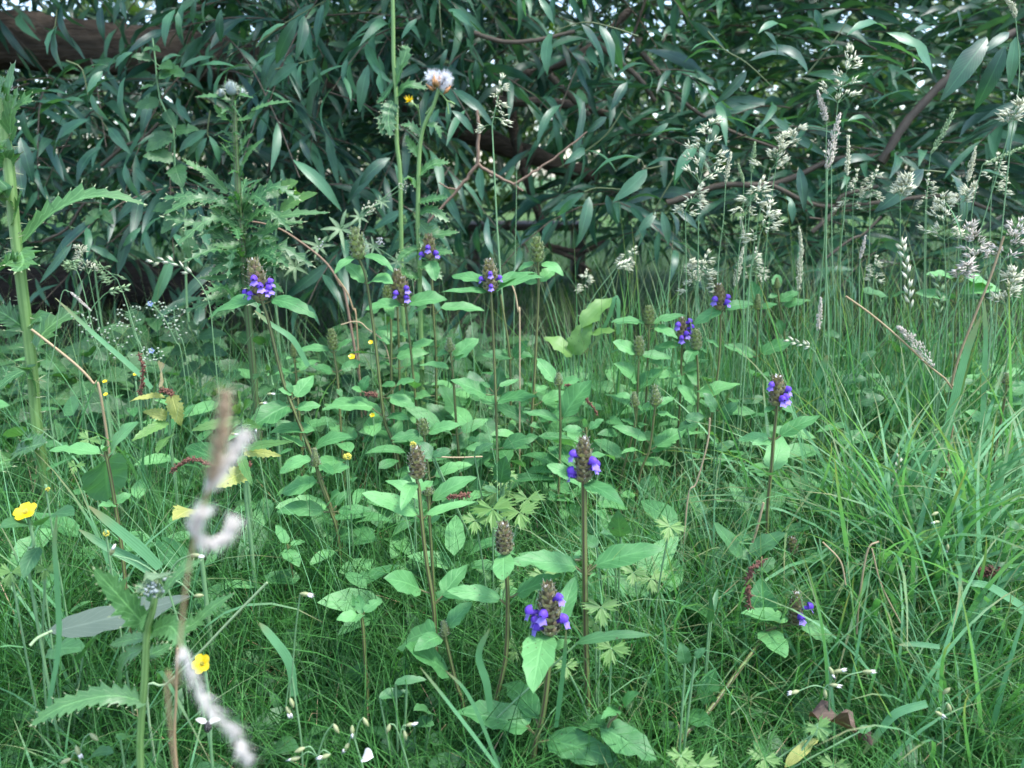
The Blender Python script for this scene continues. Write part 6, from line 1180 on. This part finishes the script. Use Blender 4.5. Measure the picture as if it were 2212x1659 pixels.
# ================================================================== dry straws
def straw(label, z, Y, pts, r, tint=.6, ground=True, mat='straw', group='dry straws'):
    P = [zat(z, x, y, Y) for x, y in pts]; P = [p for p in P if p[2] > .005] or P; g0 = P[-1].copy()
    if ground: g0 = g0 * [1, 1, 0]; P = P + [g0]
    mb = MB(); C = smooth(P, 20); tube(mb, C, r, 5, tint=tint); whole('dry_straw', mb, M[mat], label, 'straw', group=group, origin=g0)
straw('orange-brown dry straw leaning right from the fork in the right meadow', 6, .80, [(2075, -60), (1990, 200), (1890, 450), (1800, 680), (1745, 880), (1750, 1000)], .0013, .5)
straw('orange-brown dry straw slanting left from the same fork', 6, .80, [(1075, 320), (1230, 430), (1420, 590), (1600, 760), (1735, 885), (1760, 1100)], .0011, .5)
straw('thin dry straw folded in two in the lower right grass, its long left half', 9, .55, [(1285, 225), (1215, 280), (1165, 560), (1143, 810)], .0008, .8, ground=False)
straw('thin dry straw folded in two in the lower right grass, its right half', 9, .55, [(1240, 270), (1300, 500), (1420, 740)], .0007, .8, ground=False)
straw('pale straw crossing the grass behind the sprawling self-heal', 9, .52, [(930, 230), (1040, 350), (1075, 500)], .0006, .9, ground=False)
straw('pale green dead stem slanting up to the right behind the lower-left buttercup', 7, .45, [(1690, 485), (1450, 730), (1270, 920), (1050, 1130), (930, 1200)], .0009, .9, mat='seed_green')
straw('brown dead stem standing behind the blurred plume stalk', 7, .36, [(1120, 900), (1115, 1200), (1120, 1660)], .0007, .2)
straw('horizontal bit of straw behind the large brown cone', 5, .76, [(610, 1335), (750, 1340), (915, 1335)], .0009, .9, ground=False)
straw('white bent straw near the centre behind the four-flowered head', 5, .93, [(1085, 215), (1120, 300), (1140, 420), (1150, 520)], .0011, 1.0)
straw('curved pale straw left of the olive-cone stem', 5, 1.0, [(20, 500), (110, 480), (180, 520), (330, 740)], .0009, .9)
straw('reddish straw rising left of the olive cone', 5, 1.05, [(0, 210), (60, 300), (95, 400), (120, 520)], .0012, .3)
straw('grey dry stem slanting down across the left meadow', 4, .88, [(200, 530), (330, 630), (500, 770), (590, 870), (640, 960)], .0016, .7)
straw('straw-coloured stalk leaning on the lone right flowering self-heal', 6, .69, [(215, 1090), (200, 1250), (130, 1500), (70, 1640)], .0009, .9)
straw('pale straw curving over the alone-standing right plant base', 9, .66, [(555, -20), (510, 160), (470, 270)], .0012, .9, ground=False)

# ================================================================== broad-bladed tufts on the right, each blade a leaf
def tuft(label, cx, cy, n, hgt, wd, seed, spread=.9, lean=0., matn='broad'):
    r = np.random.default_rng(seed); t = thing('grass_tuft', label, 'grass', (cx, cy, 0), 'broad-bladed grass tufts')
    for k in range(n):
        b = np.array([[cx + r.normal(0, .04), cy + r.normal(0, .035), 0.]]); mb = MB()
        az = np.array([r.choice([0, pi]) + r.normal(0, .8) + lean]); L = np.array([hgt * r.uniform(.6, 1.15)])
        blades(mb, b, az, L, np.array([r.uniform(.05, .45)]), np.array([r.uniform(.3, 1.9) * spread]), np.array([wd * r.uniform(.6, 1.15)]), K=9, tint=np.array([.25 + .75 * r.random()]), sway=np.array([r.normal(0, .3)])); part(t, 'blade', mb, M[matn])
def gp(z, x, y, Y): p = zat(z, x, y, Y); return p[0], Y
tuft('broad-bladed grass tuft in the right meadow under the fluffy pink plume', *gp(6, 1500, 1250, .72), 130, .30, .0058, 1, 1.15)
tuft('dense broad grass tuft in front of the dry straw fork', *gp(6, 1850, 1350, .64), 110, .28, .0058, 2, 1.15)
tuft('arching grass tuft right of the lone right flowering self-heal', *gp(6, 1050, 1300, .78), 100, .27, .0052, 3, 1.2)
tuft('broad grass tuft at the right edge of the meadow', *gp(6, 2150, 1300, .72), 90, .30, .0058, 4)
tuft('upright broad grass tuft in the lower right, shaded', *gp(9, 1450, 800, .52), 60, .18, .0034, 5, .7)
tuft('leaning broad grass tuft at the bottom right corner', *gp(9, 1950, 1000, .50), 70, .22, .0036, 6)
tuft('broad grass tuft behind the sprawling self-heal', *gp(9, 1000, 300, .66), 36, .18, .0034, 7, .9)
tuft('grass tuft at the left edge with pale upright blades', *gp(7, 250, 900, .42), 40, .16, .0026, 8, .8)
tuft('grey-green grass tuft behind the left buttercup', *gp(7, 480, 200, .58), 40, .22, .004, 9, 1.0)
tuft('tall thin-bladed tuft in the left meadow crossing the forget-me-nots', *gp(4, 700, 800, .92), 28, .30, .0032, 10, .6)
tuft('tall grey-green tuft in the middle behind the stems', *gp(5, 1100, 800, 1.05), 26, .24, .004, 11, .8)
tuft('tall upright grass tuft behind the six-flowered self-heal', *gp(6, 350, 800, 1.05), 28, .34, .004, 12, .45)
tuft('tall upright grass tuft in the right meadow below the pale plumes', *gp(6, 950, 800, 1.0), 28, .34, .0045, 13, .45)
tuft('tall grass tuft at the right edge among pink panicles', *gp(6, 2050, 700, .92), 26, .36, .005, 14, .5)
tuft('green grass tuft between the near stems and the lone right self-heal', *gp(8, 1950, 500, .56), 22, .15, .003, 15, .5)
# single long blades that cross the picture
def lone(label, z, Y, pts, w, tint=.7, mat='broad'):
    Q = [zat(z, x, y, Y) for x, y in pts]; C = smooth(Q, 14); mb = MB(); T = np.gradient(C, axis=0); T /= np.linalg.norm(T, axis=1)[:, None]; S = np.cross(T, nrm([.1, -.8, .6])); S /= np.linalg.norm(S, axis=1)[:, None]
    n = len(C); h = w / 2 * np.interp(np.linspace(0, 1, n), [0, .15, .6, 1], [.12, .7, 1, .8])[:, None]; V = np.stack([C - S * h, C + np.array([0, 0, -1]) * h * .3, C + S * h], 1); vid = np.arange(n * 3).reshape(n, 3)
    uv = np.stack(np.broadcast_arrays(np.array([-1, 0, 1])[None], np.linspace(1, 0, n)[:, None]), -1)
    mb.add(V, q=np.stack([vid[:-1, :-1], vid[:-1, 1:], vid[1:, 1:], vid[1:, :-1]], -1), uv=uv, tint=tint); whole('bent_grass', mb, M[mat], label, 'grass blade', group='single long blades', origin=C[-1])
lone('long grey-green blade slanting down beside the leaning flowered self-heal', 4, .80, [(1610, 410), (1720, 500), (1850, 590), (1950, 760)], .006)
lone('pale blade crossing diagonally through the left meadow', 4, .86, [(350, 330), (620, 580), (860, 790), (960, 900)], .006, .8)
lone('long pale blade crossing the bottom in front of the nearest self-heal', 8, .40, [(520, 1020), (680, 1220), (880, 1480), (1010, 1660)], .0022, .95)
lone('blue-green curved blade bent over behind the nearest self-heal', 8, .41, [(690, 1050), (800, 1160), (900, 1350), (1020, 1660)], .0025, .6)
lone('bent pale blue blade hanging in the lower left grass', 7, .44, [(1640, 740), (1720, 830), (1830, 990), (1862, 1200)], .006, .9)
lone('broad pale blade rising right of the dry straw fork', 6, .78, [(1930, 445), (1850, 640), (1790, 860), (1730, 1120), (1680, 1400)], .010, .85)
lone('long grey blade lying diagonally in the left grass above the fallen leaf', 7, .52, [(560, 0), (760, 160), (900, 280), (1010, 390)], .008, .7)
lone('second grey blade lying diagonally beside the first', 7, .52, [(500, 150), (680, 260), (840, 340), (940, 410)], .007, .7)
lone('upright pale blade in front of the left buttercup leaves', 7, .40, [(360, 60), (345, 250), (365, 560), (370, 900), (300, 1300)], .0035, .8)
lone('light green blade bent at the right edge of the lower grass', 9, .55, [(1780, 485), (1960, 500), (2090, 570), (2230, 660)], .007, .85)
lone('broad arching blade in the lower right grass', 9, .46, [(1170, 1590), (1290, 1430), (1400, 1310), (1590, 1250)], .006, .7)
lone('short blue-green blade tip in the lower right grass', 9, .50, [(1410, 880), (1520, 875), (1670, 892)], .004, .5)
lone('tall green stem-like blade rising past the right forked straw', 6, .82, [(1950, 330), (1960, 600), (1945, 1000), (1945, 1300)], .007, .6)
lone('blue-green blade in the right meadow left of the forked straw', 6, .88, [(960, 690), (920, 790), (880, 890)], .009, .4)
lone('arched blade behind the torn bright leaf', 5, 1.02, [(1540, 690), (1640, 600), (1720, 440), (1750, 335), (1775, 350), (1772, 560)], .006, .7)
lone('thick green blade beside the nearest self-heal stem', 8, .45, [(1445, 780), (1430, 1000), (1400, 1250), (1380, 1400)], .0035, .45)
lone('bright upright blade left of the heart-leaved brown-cone self-heal', 8, .43, [(960, 775), (890, 940), (940, 1120), (965, 1300)], .005, .6)
lone('pale thin straw-like blade crossing the right of the picture', 9, .5, [(1430, 20), (1520, 220), (1610, 500), (1690, 720)], .0016, 1.0)

# ================================================================== the grass itself
def field(name, n, ylo, yhi, lenr, wr, seed, tintf, th=(.1, .7), kap=(.5, 2.2), K=6, label='', power=1.0, xr=None, mat='grass'):
    r = np.random.default_rng(seed); Y = ylo + (yhi - ylo) * r.random(n) ** power; X = (r.random(n) * 2 - 1) * (Y * .70 + .08)
    if xr: X = r.uniform(xr[0], xr[1], n) * Y
    clump = .5 + .5 * np.sin(X * 23 + 3 * np.sin(Y * 17)) * np.cos(Y * 19 + 2 * np.sin(X * 13))
    az = r.random(n) * 6.28 + 1.2 * np.sin(X * 9 + Y * 7); mb = MB()
    blades(mb, np.stack([X, Y, np.zeros(n)], 1), az, r.uniform(*lenr, n) * (.65 + .5 * clump) * np.clip(Y / .6, .68, 1), r.uniform(*th, n), r.uniform(*kap, n), r.uniform(*wr, n), K=K, tint=np.clip(tintf(X, Y) + r.normal(0, .28, n) + .15 * (clump - .5), 0, 1), sway=r.normal(0, .35, n))
    whole(name, mb, M[mat], label, 'grass', kind='stuff')
field('fine_grass', 30000, .27, .75, (.08, .21), (.0007, .0017), 1, lambda x, y: .42 + .12 * np.sin(x * 6), th=(.1, 1.0), kap=(.3, 1.9), label='fine dark green grass filling the near meadow')
field('meadow_grass', 19000, .65, 1.25, (.08, .20), (.0010, .0022), 2, lambda x, y: .5 + .12 * np.sin(x * 5), th=(.1, 1.1), kap=(.4, 2.4), label='longer lighter grass filling the middle of the meadow')
field('far_meadow_grass', 7000, 1.1, 1.75, (.08, .2), (.0013, .0026), 3, lambda x, y: .45 + 0 * x, label='loose grass at the shaded foot of the willow', K=5)
field('right_grass', 5200, .5, 1.2, (.10, .22), (.0014, .0032), 4, lambda x, y: .55 + 0 * x, label='broader grass blades crossing one another on the right of the meadow', xr=(.15, .72), th=(.1, .8), mat='broad')
field('wispy_grass', 1500, .55, 1.3, (.18, .32), (.0006, .0011), 5, lambda x, y: .75 + 0 * x, label='long thin pale wisps of grass leaning over the meadow', th=(.05, .7), kap=(.1, .9), K=8, mat='broad')
# broad leaves of young self-heal and other weeds that fill the middle of the meadow
n = 1500; r = np.random.default_rng(22); Y = .62 + .62 * r.random(n); X = (r.random(n) * 2 - 1) * (Y * .68); zt = r.uniform(.03, .15, n) * np.clip((Y - .35) / .5, .3, 1.1)
keep = np.sin(X * 15 + 2 * np.sin(Y * 9)) * np.cos(Y * 21 + X * 5) > -.35; keep &= ~((X < -.25 * Y) & (r.random(n) < .55)); X, Y, zt = X[keep], Y[keep], zt[keep]; n = len(X)
A = np.stack([X, Y, zt], 1); a = r.random(n) * 6.28; D = np.stack([np.cos(a), np.sin(a), r.normal(.05, .3, n)], 1); D /= np.linalg.norm(D, axis=1)[:, None]; L_ = r.uniform(.03, .062, n)
mb = MB(); leaf_batch(mb, A, A + D * L_[:, None], L_ * r.uniform(.32, .46, n), np.array([0, -.35, 1]) + r.normal(0, .2, (n, 3)), 'ovate', bend=r.uniform(.0, .12, n), fold=.18, nv=6, nu=1, tint=r.random(n), twist=r.normal(0, .4, n))
A2 = A.copy(); 
for i in range(n): tube(mb, [A[i], A[i] * [1, 1, .5] + [.002, 0, 0], A[i] * [1, 1, 0]], .0007, 3, cap=False, tint=.3)
whole('undergrowth', mb, M['heal_leaf'], 'mixed broad green leaves filling the middle of the meadow between the stems', 'undergrowth', kind='stuff')
field('tall_grass', 1700, .95, 1.45, (.20, .42), (.0012, .003), 6, lambda x, y: .45 + .25 * np.sin(x * 9), label='tall loose grass standing in front of the lawn opening on the right', xr=(.08, .74), th=(.02, .35), kap=(.05, .8), K=8, mat='broad')
field('tall_left_grass', 900, .95, 1.6, (.18, .34), (.001, .0024), 7, lambda x, y: .5 + 0 * x, label='tall thin grass standing before the black hollow on the left', xr=(-.74, .1), th=(.02, .5), kap=(.05, .9), K=8, mat='broad')
field('thatch', 2600, .27, 1.2, (.06, .16), (.0006, .0014), 8, lambda x, y: .5 + 0 * x, label='dead straw-coloured thatch lying among the living grass', th=(.5, 1.3), kap=(.2, 1.0), K=4, mat='straw')
# small leaves of the ground cover under the grass
n = 4200; r = np.random.default_rng(21); Y = .35 + 1.0 * r.random(n) ** .8; X = (r.random(n) * 2 - 1) * (Y * .7 + .05); A = np.stack([X, Y, r.uniform(.01, .05, n)], 1)
D = r.normal(size=(n, 3)); D[:, 2] = np.abs(D[:, 2]) * .4; D /= np.linalg.norm(D, axis=1)[:, None]; L_ = r.uniform(.012, .034, n)
mb = MB(); leaf_batch(mb, A, A + D * L_[:, None], L_ * r.uniform(.35, .6, n), np.array([0, -.25, 1]) + r.normal(0, .25, (n, 3)), 'ovate', bend=.08, fold=.15, nv=5, tint=r.random(n))
whole('ground_cover', mb, M['low_leaf'], 'small green leaves of low ground cover under the grass', 'ground cover', kind='stuff')
